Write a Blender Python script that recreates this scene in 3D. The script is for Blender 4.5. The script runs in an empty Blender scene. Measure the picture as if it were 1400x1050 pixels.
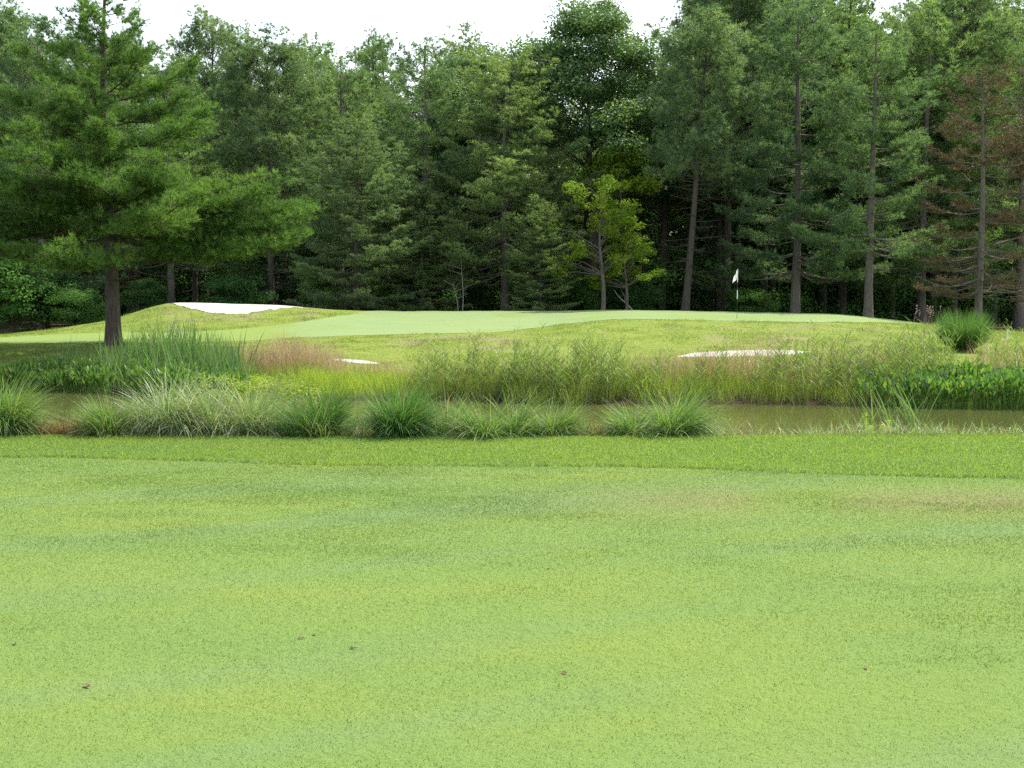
import bpy, math, random
import numpy as np
from mathutils import Vector

# ------------------------------------------------------------------ basics
scene = bpy.context.scene
COL = scene.collection
F = 1500.0                       # focal length in photograph pixels (1400 wide)
EYE = 1.65
PITCH = math.atan(115.0 / F)
WATER = -0.62
rng = np.random.default_rng(7)

def ss(a, b, x):
    t = np.clip((x - a) / (b - a), 0, 1)
    return t * t * (3 - 2 * t)

def vnoise(x, y, seed=0):
    xi = np.floor(x).astype(np.int64); yi = np.floor(y).astype(np.int64)
    fx = x - xi; fy = y - yi
    fx = fx * fx * (3 - 2 * fx); fy = fy * fy * (3 - 2 * fy)
    def h(a, b):
        n = (a * 374761393 + b * 668265263 + seed * 982451653) & 0x7fffffff
        n = ((n ^ (n >> 13)) * 1274126177) & 0x7fffffff
        return ((n ^ (n >> 16)) & 0xffff) / 65535.0
    return (h(xi, yi) * (1 - fx) + h(xi + 1, yi) * fx) * (1 - fy) + (h(xi, yi + 1) * (1 - fx) + h(xi + 1, yi + 1) * fx) * fy

def fbm(x, y, seed=0, o=4):
    s = 0; a = 1; t = 0
    for k in range(o):
        s = s + a * vnoise(x * 2 ** k + 17 * k, y * 2 ** k + 31 * k, seed + k); t += a; a *= .5
    return s / t

def at(px, py, Y):
    cx = (px - 700) / F; cy = (525 - py) / F
    dy = math.cos(PITCH) + cy * math.sin(PITCH); dz = -math.sin(PITCH) + cy * math.cos(PITCH)
    t = Y / dy
    return Vector((cx * t, Y, EYE + dz * t))

def zpy(py, Y):
    return at(700, py, Y).z

# ------------------------------------------------------------------ terrain
YW = np.array([[-300, 27.6], [0, 27.2], [100, 27.0], [300, 25.4], [450, 24.9], [600, 24.7], [750, 23.9], [900, 23.8], [1050, 23.8], [1200, 23.4], [1400, 23.0], [1700, 22.8]])
def yw(px): return np.interp(px, YW[:, 0], YW[:, 1])
ST = {
 -300: [(31, 492), (33, 482), (36, 474), (40, 468), (45, 464), (50, 462), (54, 462)],
 0: [(31, 490), (33, 474), (36, 468), (40, 463), (45, 460), (50, 459), (54, 459)],
 80: [(31, 488), (33, 471), (36, 466), (40, 460), (45, 453), (49, 449), (54, 450)],
 160: [(31, 486), (33, 469), (36, 464), (40, 456), (45, 444), (48, 437), (50, 436), (55, 440)],
 190: [(31, 487), (33, 469.5), (36, 464), (40, 455), (44, 441), (47, 428), (49, 425), (55, 432)],
 225: [(31, 488), (33, 470), (36, 464), (40, 454), (43.5, 442), (46, 427), (48, 415), (49.5, 412.6), (54, 420)],
 320: [(31, 490), (33, 473), (36, 466), (40, 453), (43, 441), (45, 432.5), (48, 419), (50, 414), (54, 420)],
 400: [(31, 492), (33, 476), (36, 467), (40, 454), (43, 442), (45, 433), (48, 421), (50, 417.5), (54, 422)],
 440: [(31, 494), (33, 478), (36, 466), (40, 452), (43, 441), (46, 431), (50, 423), (54, 424)],
 500: [(31, 496), (33, 478), (36, 465), (39, 455), (42, 446), (46, 435), (50, 426), (53, 425.2), (58, 428)],
 600: [(30, 501), (32, 490), (34, 475), (36.5, 459), (38, 455), (42, 445), (46, 435), (50, 427), (53, 425.2), (60, 428)],
 750: [(30, 499), (32, 488), (34, 472), (36, 457), (38, 451), (42, 441), (46, 432), (50, 426), (54, 425)],
 850: [(30, 499), (32, 486), (34, 468), (36, 453), (38.5, 437), (42, 431), (46, 426.5), (50, 423.8), (53, 423.2)],
 1000: [(30, 493), (31.5, 486), (32.6, 479), (33, 476), (36, 453), (38.5, 440), (42, 435), (46, 430), (50, 427), (54, 426)],
 1150: [(30, 491), (32, 482), (34, 468), (36, 455), (38.5, 442), (42, 436), (46, 431.5), (50, 429.5), (54, 430)],
 1250: [(30, 491), (33, 478), (36, 463), (38, 453), (42, 445), (46, 441), (50, 441), (54, 443)],
 1320: [(30, 493), (33, 480), (36, 468), (38, 460), (42, 453), (46, 450), (50, 450)],
 1400: [(30, 497), (33, 485), (36, 472), (38, 465), (42, 459), (46, 456), (50, 457), (54, 459)],
 1700: [(30, 500), (33, 488), (36, 476), (42, 464), (50, 462)],
}
GP = np.arange(-300, 1701, 10.0); GY = np.arange(20, 90.01, 0.4)
_sk = sorted(ST)
_zs = np.zeros((len(_sk), len(GY)))
for i, k in enumerate(_sk):
    w = float(yw(k))
    pts = [(w - 1.6, -1.05), (w, WATER), (w + 1.3, -0.36)] + [(Y, zpy(py, Y)) for Y, py in ST[k]] + [(66, 0.0), (75, -0.05), (90, -0.05)]
    a = np.array(pts); _zs[i] = np.interp(GY, a[:, 0], a[:, 1])
_G = np.array([np.interp(GP, _sk, _zs[:, j]) for j in range(len(GY))]).T      # (px, Y)
def _blur(a, ax, n):
    for _ in range(n):
        p = np.pad(a, [(1, 1) if q == ax else (0, 0) for q in (0, 1)], mode='edge')
        if ax == 0: a = (p[:-2] + 2 * a + p[2:]) / 4
        else: a = (p[:, :-2] + 2 * a + p[:, 2:]) / 4
    return a
_G = _blur(_blur(_G, 0, 5), 1, 3)

def pxof(X, Y): return 700 + F * X / np.maximum(Y, 1e-3)
def yb(X): return 13.2 + 0.30 * (fbm(X * .35 + 50, X * 0 + 3.3, 5, 3) - .5) + 0.3 * ss(2, 5, X)

def H(X, Y):
    X = np.asarray(X, float); Y = np.asarray(Y, float)
    zn = 0.03 * (fbm(X * .25, Y * .25, 2, 3) - .5) - 0.02
    s = ss(0, 2.0, Y - yb(X))
    zn = zn * (1 - s) - 1.05 * s
    px = np.clip(pxof(X, Y), -299, 1699); yy = np.clip(Y, 20.01, 89.5)
    i = (px + 300) / 10; j = (yy - 20) / .4
    i0 = np.floor(i).astype(int); j0 = np.floor(j).astype(int); fi = i - i0; fj = j - j0
    zf = (_G[i0, j0] * (1 - fi) + _G[i0 + 1, j0] * fi) * (1 - fj) + (_G[i0, j0 + 1] * (1 - fi) + _G[i0 + 1, j0 + 1] * fi) * fj
    zf = zf + 0.05 * (fbm(X * .8, Y * .8, 9, 2) - .5) * ss(28, 32, Y)
    z = np.where(Y < 20, zn, zf)
    w = ss(45, 58, np.abs(X)) * ss(12, 16, Y) * (1 - ss(28, 34, Y))
    z = z * (1 - w) + 0.1 * w
    return z

def h1(X, Y): return float(H(np.array([X]), np.array([Y]))[0])
def ground_pt(px, Y): 
    X = (px - 700) / F * Y
    return Vector((X, Y, h1(X, Y)))
def solveY(px, py, lo=28., hi=52.):
    Y = np.arange(lo, hi, .05); X = (px - 700) / F * Y; z = H(X, Y)
    # project
    dz = z - EYE
    f = Y * math.cos(PITCH) - dz * math.sin(PITCH); u = Y * math.sin(PITCH) + dz * math.cos(PITCH)
    p = 525 - F * u / f
    k = np.argmax(p <= py)
    return float(Y[k]) if p[k] <= py else hi

# ------------------------------------------------------------------ mesh builder
class Geo:
    def __init__(s): s.v = []; s.f = []; s.t = []; s.n = 0; s.sm = []; s.mi = []; s.a2 = []
    def add(s, V, Fc, tint=None, smooth=False, mi=0, a2=None):
        V = np.asarray(V, np.float32).reshape(-1, 3); Fc = np.asarray(Fc, np.int32)
        s.v.append(V); s.f.append(Fc + s.n); s.n += len(V)
        s.t.append(np.broadcast_to(np.asarray(0.5 if tint is None else tint, np.float32), (len(V),)))
        s.a2.append(np.broadcast_to(np.asarray(0. if a2 is None else a2, np.float32), (len(V),)))
        s.sm.append(np.full(len(Fc), smooth)); s.mi.append(np.full(len(Fc), mi, np.int32))
    def build(s, name, mats, parent=None, link=True):
        me = bpy.data.meshes.new(name)
        V = np.concatenate(s.v); me.vertices.add(len(V)); me.vertices.foreach_set('co', V.ravel())
        sizes = np.concatenate([np.full(len(f), f.shape[1], np.int32) for f in s.f])
        idx = np.concatenate([f.ravel() for f in s.f]).astype(np.int32)
        me.loops.add(len(idx)); me.loops.foreach_set('vertex_index', idx)
        me.polygons.add(len(sizes))
        me.polygons.foreach_set('loop_start', np.concatenate([[0], np.cumsum(sizes)[:-1]]).astype(np.int32))
        me.polygons.foreach_set('use_smooth', np.concatenate(s.sm))
        me.polygons.foreach_set('material_index', np.concatenate(s.mi))
        a = me.attributes.new('tint', 'FLOAT', 'POINT'); a.data.foreach_set('value', np.concatenate(s.t))
        a = me.attributes.new('dry', 'FLOAT', 'POINT'); a.data.foreach_set('value', np.concatenate(s.a2))
        for m in (mats if isinstance(mats, (list, tuple)) else [mats]): me.materials.append(m)
        me.update(calc_edges=True); me.validate()
        ob = bpy.data.objects.new(name, me)
        COL.objects.link(ob)
        if parent: ob.parent = parent
        return ob

def tube(g, P, R, n=6, tint=.5, mi=0):
    P = np.asarray(P, float); R = np.asarray(R, float); m = len(P)
    T = np.gradient(P, axis=0); T /= np.linalg.norm(T, axis=1, keepdims=True) + 1e-9
    ref = np.array([1., 0, 0]) if abs(T[0, 2]) > .7 else np.array([0, 0, 1.])
    A = np.cross(T, ref); A /= np.linalg.norm(A, axis=1, keepdims=True) + 1e-9
    B = np.cross(T, A)
    th = np.linspace(0, 2 * np.pi, n, endpoint=False)
    V = P[:, None, :] + R[:, None, None] * (np.cos(th)[None, :, None] * A[:, None, :] + np.sin(th)[None, :, None] * B[:, None, :])
    V = V.reshape(-1, 3)
    i = np.arange(m - 1)[:, None] * n; j = np.arange(n)[None, :]; j2 = (j + 1) % n
    Q = np.stack([i + j, i + j2, i + n + j2, i + n + j], -1).reshape(-1, 4)
    g.add(V, Q, tint, True, mi)

def unit(a): return a / (np.linalg.norm(a, axis=-1, keepdims=True) + 1e-9)

def tufts(g, P, D, k, ln, w, spread, tint, r, tipup=0.0):
    """needle bundles: k thin triangles round each direction"""
    N = len(P)
    d = unit(D[:, None, :] + spread * r.normal(size=(N, k, 3)) + np.array([0, 0, tipup]))
    L = ln * r.uniform(.65, 1.15, (N, k, 1))
    side = unit(np.cross(d, r.normal(size=(N, k, 3)))) * (w * .5)
    p0 = P[:, None, :] + d * L * .04
    V = np.stack([p0 - side, p0 + side, P[:, None, :] + d * L], 2).reshape(-1, 3)
    Fc = np.arange(N * k * 3).reshape(-1, 3)
    t = np.repeat(np.clip(np.repeat(tint, k) + r.normal(size=N * k) * .10, 0, 1), 3)
    g.add(V, Fc, t)

def leaves(g, P, Nn, size, tint, r, asp=.62, mi=0):
    N = len(P)
    n = unit(Nn + .55 * r.normal(size=(N, 3)))
    a = unit(np.cross(n, r.normal(size=(N, 3)))); b = np.cross(n, a)
    s = size * r.uniform(.6, 1.2, (N, 1))
    fold = n * s * .12
    V = np.stack([P - a * s * .5, P + b * s * .5 * asp + fold, P + a * s * .5, P - b * s * .5 * asp + fold], 1).reshape(-1, 3)
    Fc = np.arange(N * 4).reshape(-1, 4)
    g.add(V, Fc, np.repeat(np.clip(tint + r.normal(size=N) * .12, 0, 1), 4), False, mi)

def blades(g, B, L, w, az, th0, th1, tint, r, seg=4, prof='taper', dry=0., mi=0, face=None):
    """curved ribbons. th0 start angle from vertical, th1 added by the tip"""
    N = len(B); B = np.asarray(B, float)
    L = np.broadcast_to(L, (N,)); w = np.broadcast_to(w, (N,)); th0 = np.broadcast_to(th0, (N,)); th1 = np.broadcast_to(th1, (N,))
    hd = np.stack([np.cos(az), np.sin(az), np.zeros(N)], 1)
    fa = r.uniform(0, np.pi, N) if face is None else face
    sd = np.stack([np.cos(fa), np.sin(fa), np.zeros(N)], 1)
    pos = B.copy(); rows = []
    for k in range(seg + 1):
        s = k / seg
        if prof == 'taper': wd = w * (1 - s ** 1.6) + .0003
        elif prof == 'lance': wd = w * (np.sin(np.pi * min(s * .93 + .07, 1.)) ** .8 + .02)
        elif prof == 'stem': wd = w * (1 - .6 * s)
        else: wd = w * (.55 + .45 * math.sin(math.pi * min(s * 1.1, 1))) * (1 - s ** 4) + .0003
        rows.append(pos - sd * wd[:, None] * .5); rows.append(pos + sd * wd[:, None] * .5)
        th = th0 + th1 * (k + .5) / seg
        pos = pos + (L / seg)[:, None] * (np.sin(th)[:, None] * hd + np.cos(th)[:, None] * np.array([0, 0, 1.]))
    M = 2 * (seg + 1)
    V = np.stack(rows, 1).reshape(-1, 3)
    q = np.array([[2 * k, 2 * k + 1, 2 * k + 3, 2 * k + 2] for k in range(seg)])
    Fc = (np.arange(N)[:, None, None] * M + q[None]).reshape(-1, 4)
    g.add(V, Fc, np.repeat(np.broadcast_to(tint, (N,)), M), False, mi, np.repeat(np.broadcast_to(dry, (N,)), M))
    return pos

# ------------------------------------------------------------------ materials
def newmat(name):
    m = bpy.data.materials.new(name); m.use_nodes = True
    nt = m.node_tree; nt.nodes.clear()
    o = nt.nodes.new('ShaderNodeOutputMaterial')
    return m, nt, o
def nd(nt, t, **k):
    n = nt.nodes.new(t)
    for a, b in k.items(): setattr(n, a, b)
    return n
def ramp(nt, stops):
    n = nt.nodes.new('ShaderNodeValToRGB'); e = n.color_ramp.elements
    while len(e) < len(stops): e.new(.5)
    for q, (p, c) in zip(e, stops): q.position = p; q.color = (*c, 1)
    return n
def mixc(nt, fac, a, b, mode='MIX'):
    n = nt.nodes.new('ShaderNodeMix'); n.data_type = 'RGBA'; n.blend_type = mode
    for sock, v in ((n.inputs[0], fac), (n.inputs[6], a), (n.inputs[7], b)):
        if isinstance(v, bpy.types.NodeSocket): nt.links.new(v, sock)
        elif isinstance(v, (int, float)): sock.default_value = v
        else: sock.default_value = (*v, 1)
    return n.outputs[2]
def attr(nt, n): 
    a = nt.nodes.new('ShaderNodeAttribute'); a.attribute_name = n; return a.outputs['Fac']
def noise(nt, scale, detail=4, vec=None, rough=.55):
    n = nt.nodes.new('ShaderNodeTexNoise'); n.inputs['Scale'].default_value = scale; n.inputs['Detail'].default_value = detail; n.inputs['Roughness'].default_value = rough
    if vec is not None: nt.links.new(vec, n.inputs['Vector'])
    return n.outputs['Fac']
def pos(nt, sx=1, sy=1, sz=1):
    g = nt.nodes.new('ShaderNodeNewGeometry'); m = nt.nodes.new('ShaderNodeVectorMath'); m.operation = 'MULTIPLY'
    nt.links.new(g.outputs['Position'], m.inputs[0]); m.inputs[1].default_value = (sx, sy, sz); return m.outputs[0]
def mrange(nt, v, a, b, c=0, d=1):
    n = nt.nodes.new('ShaderNodeMapRange'); nt.links.new(v, n.inputs[0])
    for i, x in enumerate((a, b, c, d)): n.inputs[i + 1].default_value = x
    return n.outputs[0]

def leaf_mat(name, lo, mid, hi, trans=.35, rough=.55, spec=.15, var=.25, dry=None, tr_col=(1.1, 1.25, .55)):
    m, nt, o = newmat(name)
    r_ = ramp(nt, [(0, lo), (.5, mid), (1, hi)]); nt.links.new(attr(nt, 'tint'), r_.inputs[0])
    c = r_.outputs[0]
    if dry: c = mixc(nt, attr(nt, 'dry'), c, dry)
    oi = nd(nt, 'ShaderNodeObjectInfo')
    c = mixc(nt, 1.0, c, mixc(nt, oi.outputs['Random'], (1 - var, 1 - var * .8, 1 - var * .4), (1 + var, 1 + var * .8, 1)), 'MULTIPLY')
    p = nd(nt, 'ShaderNodeBsdfPrincipled'); nt.links.new(c, p.inputs['Base Color'])
    p.inputs['Roughness'].default_value = rough; p.inputs['Specular IOR Level'].default_value = spec
    t = nd(nt, 'ShaderNodeBsdfTranslucent'); nt.links.new(mixc(nt, 1.0, c, tr_col, 'MULTIPLY'), t.inputs['Color'])
    mx = nd(nt, 'ShaderNodeMixShader'); mx.inputs[0].default_value = trans
    nt.links.new(p.outputs[0], mx.inputs[1]); nt.links.new(t.outputs[0], mx.inputs[2]); nt.links.new(mx.outputs[0], o.inputs[0])
    return m

def bark_mat(name, a, b, sc=14):
    m, nt, o = newmat(name)
    tc = nd(nt, 'ShaderNodeTexCoord'); mp = nd(nt, 'ShaderNodeMapping'); mp.inputs['Scale'].default_value = (1, 1, .22)
    nt.links.new(tc.outputs['Object'], mp.inputs[0])
    n1 = noise(nt, sc, 6, mp.outputs[0], .7); v = nd(nt, 'ShaderNodeTexVoronoi'); v.inputs['Scale'].default_value = sc * .8; nt.links.new(mp.outputs[0], v.inputs['Vector'])
    c = mixc(nt, mrange(nt, n1, .35, .65), a, b)
    c = mixc(nt, mrange(nt, noise(nt, 1.1, 3, tc.outputs['Object']), .4, .7, 0, .6), c, tuple(.6 * x + .02 for x in b))
    p = nd(nt, 'ShaderNodeBsdfPrincipled'); nt.links.new(c, p.inputs['Base Color']); p.inputs['Roughness'].default_value = .9; p.inputs['Specular IOR Level'].default_value = .1
    bm = nd(nt, 'ShaderNodeBump'); bm.inputs['Strength'].default_value = .9; bm.inputs['Distance'].default_value = .04
    nt.links.new(v.outputs['Distance'], bm.inputs['Height']); nt.links.new(bm.outputs[0], p.inputs['Normal'])
    nt.links.new(p.outputs[0], o.inputs[0]); return m

def simple_mat(name, c, rough=.5, spec=.4, nscale=30, nvar=.15, trans=0):
    m, nt, o = newmat(name)
    n = noise(nt, nscale, 3)
    cc = mixc(nt, n, tuple(x * (1 - nvar) for x in c), tuple(min(1, x * (1 + nvar)) for x in c))
    p = nd(nt, 'ShaderNodeBsdfPrincipled'); nt.links.new(cc, p.inputs['Base Color']); p.inputs['Roughness'].default_value = rough; p.inputs['Specular IOR Level'].default_value = spec
    out = p.outputs[0]
    if trans:
        t = nd(nt, 'ShaderNodeBsdfTranslucent'); nt.links.new(cc, t.inputs[0]); mx = nd(nt, 'ShaderNodeMixShader'); mx.inputs[0].default_value = trans
        nt.links.new(out, mx.inputs[1]); nt.links.new(t.outputs[0], mx.inputs[2]); out = mx.outputs[0]
    nt.links.new(out, o.inputs[0]); return m

# turf colours shared by the soil sheet and the blades growing on it
def turf_color(nt, tint):
    """patchy turf colour from world position"""
    big = noise(nt, .55, 4, pos(nt, .55, 1.1, 1)); yel = noise(nt, 1.0, 5, pos(nt, .45, 1.5, 1), .6); vr = nd(nt, 'ShaderNodeVectorRotate'); vr.rotation_type = 'Z_AXIS'; vr.inputs['Angle'].default_value = -.38; nt.links.new(pos(nt), vr.inputs['Vector']); vm = nd(nt, 'ShaderNodeVectorMath', operation='MULTIPLY'); nt.links.new(vr.outputs[0], vm.inputs[0]); vm.inputs[1].default_value = (.10, .95, 1); stripe = noise(nt, 1.0, 2, vm.outputs[0])
    c = mixc(nt, mrange(nt, big, .35, .65), (.140, .222, .062), (.162, .238, .060))
    c = mixc(nt, mrange(nt, yel, .45, .75, 0, .42), c, (.205, .250, .054))
    c = mixc(nt, mrange(nt, stripe, .5, .72, 0, .55), c, (.140, .224, .104))
    return c

def ground_mat():
    m, nt, o = newmat('turf_soil')
    c = turf_color(nt, None)
    fine = noise(nt, 26, 5, pos(nt), .75); mid = noise(nt, 3.2, 5, pos(nt, .6, 1.2, 1), .7)
    # rough slope: yellower
    rough = attr(nt, 'tint')
    rc = mixc(nt, mrange(nt, mid, .35, .68), (.13, .195, .036), (.215, .245, .058))
    rc = mixc(nt, mrange(nt, noise(nt, 1.3, 4, pos(nt, .5, 1.1, 1)), .5, .68, 0, .6), rc, (.12, .20, .04))
    c = mixc(nt, rough, c, rc)
    # dry, stressed turf
    dryn = mixc(nt, mrange(nt, noise(nt, 5, 5, pos(nt, .7, 1.6, 1), .8), .42, .6), (.225, .195, .11), (.175, .205, .07))
    c = mixc(nt, attr(nt, 'dry'), c, dryn)
    c = mixc(nt, mrange(nt, fine, .3, .75, 0, .22), c, mixc(nt, 1.0, c, (.55, .6, .5), 'MULTIPLY'))
    # bare mud on the banks and leaf litter under the wood
    mud = attr(nt, 'mud')
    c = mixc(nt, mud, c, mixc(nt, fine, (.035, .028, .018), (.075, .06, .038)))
    p = nd(nt, 'ShaderNodeBsdfPrincipled'); nt.links.new(c, p.inputs['Base Color']); p.inputs['Roughness'].default_value = .95; p.inputs['Specular IOR Level'].default_value = .05
    b = nd(nt, 'ShaderNodeBump'); b.inputs['Strength'].default_value = .7; b.inputs['Distance'].default_value = .05
    nt.links.new(noise(nt, 14, 6, pos(nt), .8), b.inputs['Height']); nt.links.new(b.outputs[0], p.inputs['Normal'])
    nt.links.new(p.outputs[0], o.inputs[0]); return m

def blade_turf_mat(name, gain=1.0, rough_mix=0.0, trans=.45):
    m, nt, o = newmat(name)
    c = turf_color(nt, None)
    if rough_mix: c = mixc(nt, rough_mix, c, mixc(nt, noise(nt, 1.5, 3, pos(nt, .5, 1, 1)), (.14, .23, .035), (.21, .275, .05)))
    c = mixc(nt, attr(nt, 'dry'), c, mixc(nt, noise(nt, 6, 4, pos(nt)), (.20, .18, .095), (.13, .165, .085)))
    t_ = ramp(nt, [(0, (.75 * gain, .8 * gain, .75 * gain)), (.5, (gain, gain, gain)), (.9, (1.35 * gain, 1.28 * gain, 1.2 * gain)), (1, (1.9 * gain, 1.7 * gain, 1.7 * gain))]); nt.links.new(attr(nt, 'tint'), t_.inputs[0])
    c = mixc(nt, 1.0, c, t_.outputs[0], 'MULTIPLY')
    p = nd(nt, 'ShaderNodeBsdfPrincipled'); nt.links.new(c, p.inputs['Base Color']); p.inputs['Roughness'].default_value = .55; p.inputs['Specular IOR Level'].default_value = .2
    t = nd(nt, 'ShaderNodeBsdfTranslucent'); nt.links.new(mixc(nt, 1.0, c, (1.15, 1.2, .7), 'MULTIPLY'), t.inputs[0])
    mx = nd(nt, 'ShaderNodeMixShader'); mx.inputs[0].default_value = trans
    nt.links.new(p.outputs[0], mx.inputs[1]); nt.links.new(t.outputs[0], mx.inputs[2]); nt.links.new(mx.outputs[0], o.inputs[0]); return m

def green_mat():
    m, nt, o = newmat('green_turf')
    n1 = noise(nt, .6, 4, pos(nt, .5, 1.2, 1)); fine = noise(nt, 30, 4, pos(nt), .7)
    c = mixc(nt, mrange(nt, n1, .38, .64), (.168, .245, .108), (.19, .255, .098))
    c = mixc(nt, attr(nt, 'dry'), c, (.16, .23, .055))
    c = mixc(nt, mrange(nt, fine, .35, .75, 0, .35), c, mixc(nt, 1.0, c, (.7, .72, .65), 'MULTIPLY'))
    p = nd(nt, 'ShaderNodeBsdfPrincipled'); nt.links.new(c, p.inputs['Base Color']); p.inputs['Roughness'].default_value = .9; p.inputs['Specular IOR Level'].default_value = .1
    b = nd(nt, 'ShaderNodeBump'); b.inputs['Strength'].default_value = .3; b.inputs['Distance'].default_value = .01; nt.links.new(fine, b.inputs['Height']); nt.links.new(b.outputs[0], p.inputs['Normal'])
    nt.links.new(p.outputs[0], o.inputs[0]); return m

def sand_mat():
    m, nt, o = newmat('bunker_sand')
    f = noise(nt, 9, 6, pos(nt), .7)
    c = mixc(nt, mrange(nt, f, .3, .7), (.35, .343, .31), (.47, .464, .43))
    p = nd(nt, 'ShaderNodeBsdfPrincipled'); nt.links.new(c, p.inputs['Base Color']); p.inputs['Roughness'].default_value = 1; p.inputs['Specular IOR Level'].default_value = .05
    b = nd(nt, 'ShaderNodeBump'); b.inputs['Strength'].default_value = .6; b.inputs['Distance'].default_value = .06; nt.links.new(noise(nt, 5, 5, pos(nt)), b.inputs['Height']); nt.links.new(b.outputs[0], p.inputs['Normal'])
    nt.links.new(p.outputs[0], o.inputs[0]); return m

def water_mat():
    m, nt, o = newmat('pond_water')
    p = nd(nt, 'ShaderNodeBsdfPrincipled')
    c = mixc(nt, noise(nt, .5, 3, pos(nt)), (.054, .064, .020), (.078, .084, .026))
    nt.links.new(c, p.inputs['Base Color']); p.inputs['Roughness'].default_value = .07; p.inputs['IOR'].default_value = 1.33
    b = nd(nt, 'ShaderNodeBump'); b.inputs['Strength'].default_value = .05; b.inputs['Distance'].default_value = .02
    nt.links.new(noise(nt, 3.0, 3, pos(nt, .35, 1.6, 1)), b.inputs['Height']); nt.links.new(b.outputs[0], p.inputs['Normal'])
    nt.links.new(p.outputs[0], o.inputs[0]); return m

M = {
 'pine_hero': leaf_mat('white_pine_needles', (0.060, 0.113, 0.037), (0.108, 0.201, 0.053), (0.186, 0.281, 0.074), .42, var=0.0),
 'pine_a': leaf_mat('pine_needles', (0.086, 0.146, 0.084), (0.159, 0.250, 0.119), (0.259, 0.350, 0.158), .46, var=.22),
 'pine_b': leaf_mat('pitch_pine_needles', (0.082, 0.135, 0.086), (0.162, 0.238, 0.123), (0.265, 0.331, 0.176), .46, var=.2),
 'feather': leaf_mat('feathery_sprays', (0.106, 0.156, 0.083), (0.191, 0.274, 0.131), (0.306, 0.377, 0.186), .46, var=.2),
 'oak': leaf_mat('oak_leaves', (0.059, 0.104, 0.047), (0.105, 0.185, 0.073), (0.184, 0.263, 0.104), .45, spec=.45, rough=.4, var=.15),
 'maple': leaf_mat('yellow_green_leaves', (0.103, 0.179, 0.020), (0.184, 0.273, 0.030), (0.287, 0.347, 0.040), .45, var=.12),
 'shrub': leaf_mat('shrub_leaves', (0.035, 0.085, 0.028), (0.070, 0.160, 0.045), (0.124, 0.248, 0.063), .42, spec=.15, rough=.55, var=.3),
 'russet': leaf_mat('russet_needles', (.115, .066, .044), (.120, .090, .056), (.090, .118, .055), .25, var=.1),
 'bark': bark_mat('grey_pine_bark', (.10, .085, .07), (.20, .175, .15)),
 'bark_dark': bark_mat('dark_pine_bark', (.05, .042, .034), (.11, .09, .075)),
 'bark_pale': bark_mat('pale_sapling_bark', (.22, .20, .17), (.36, .34, .30), 8),
 'soil': ground_mat(), 'green': green_mat(), 'sand': sand_mat(), 'water': water_mat(),
 'turf': blade_turf_mat('mown_blades', 1.0), 'rough': blade_turf_mat('rough_blades', 1.22, .22, .52),
 'sedge': leaf_mat('sedge_blades', (0.081, 0.168, 0.039), (0.149, 0.252, 0.072), (0.297, 0.372, 0.169), .40, rough=.5, spec=.22, var=.0, dry=(.36, .28, .16)),
 'sedge_dark': leaf_mat('dark_sedge_blades', (0.047, 0.127, 0.036), (0.088, 0.196, 0.054), (0.176, 0.276, 0.096), .38, rough=.5, spec=.22, var=.0, dry=(.36, .28, .16)),
 'sedge_pale': leaf_mat('pale_sedge_blades', (0.125, 0.204, 0.072), (0.237, 0.324, 0.156), (0.450, 0.480, 0.324), .38, rough=.38, spec=.45, var=.0, dry=(.40, .33, .22)),
 'reed': leaf_mat('reed_leaves', (0.107, 0.161, 0.043), (0.187, 0.266, 0.072), (0.285, 0.354, 0.108), .38, rough=.5, spec=.2, var=.0, dry=(.24, .19, .11)),
 'cattail': leaf_mat('cattail_leaves', (0.072, 0.149, 0.061), (0.120, 0.223, 0.081), (0.208, 0.297, 0.108), .40, rough=.5, spec=.22, var=.0, dry=(.26, .22, .12)),
 'pick': leaf_mat('broad_water_leaves', (0.059, 0.149, 0.035), (0.119, 0.229, 0.048), (0.238, 0.320, 0.072), .38, rough=.5, spec=.22, var=.0, dry=(.10, .09, .28)),
 'lime': leaf_mat('lime_grass', (0.180, 0.258, 0.044), (0.261, 0.354, 0.052), (0.373, 0.435, 0.087), .45, var=.0, dry=(.30, .24, .13)),
 'tawny': leaf_mat('tawny_grass', (0.297, 0.248, 0.127), (0.405, 0.342, 0.198), (0.513, 0.437, 0.284), .35, var=.0, dry=(.36, .20, .13), tr_col=(1.1, 1.05, .9)),
 'redweed': leaf_mat('red_stemmed_weed', (.14, .06, .03), (.22, .13, .06), (.20, .22, .07), .35, var=.0, dry=(.24, .10, .06), tr_col=(1.1, 1, .8)),
 'flower_w': simple_mat('white_petals', (.78, .78, .74), .7, .2, trans=.3),
 'flower_y': simple_mat('yellow_petals', (.55, .45, .04), .7, .2, trans=.3),
 'flower_p': simple_mat('violet_petals', (.16, .14, .42), .7, .2, trans=.3),
 'white': simple_mat('white_paint', (.80, .80, .78), .4), 'black': simple_mat('black_paint', (.012, .012, .012), .4),
 'cloth': simple_mat('flag_cloth', (.86, .86, .86), .9, .1, trans=.5),
 'dead': simple_mat('dry_leaf', (.24, .18, .10), .8, .2, 40, .4, trans=.2),
 'plume': simple_mat('dry_plume', (.30, .22, .19), .9, .1, 40, .3, trans=.3),
}

# ------------------------------------------------------------------ object helpers
def tag(o, label=None, cat=None, group=None, kind=None):
    if label: o['label'] = label
    if cat: o['category'] = cat
    if group: o['group'] = group
    if kind: o['kind'] = kind
    return o
def empty(name, loc, rz=0, sc=1.0):
    o = bpy.data.objects.new(name, None); COL.objects.link(o); o.empty_display_size = .3
    o.location = loc; o.rotation_euler = (0, 0, rz); o.scale = (sc, sc, sc) if not isinstance(sc, tuple) else sc
    return o
def copy_tree(src):
    c = src.copy(); COL.objects.link(c)
    for ch in src.children:
        d = ch.copy(); COL.objects.link(d); d.parent = c
    return c

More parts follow.
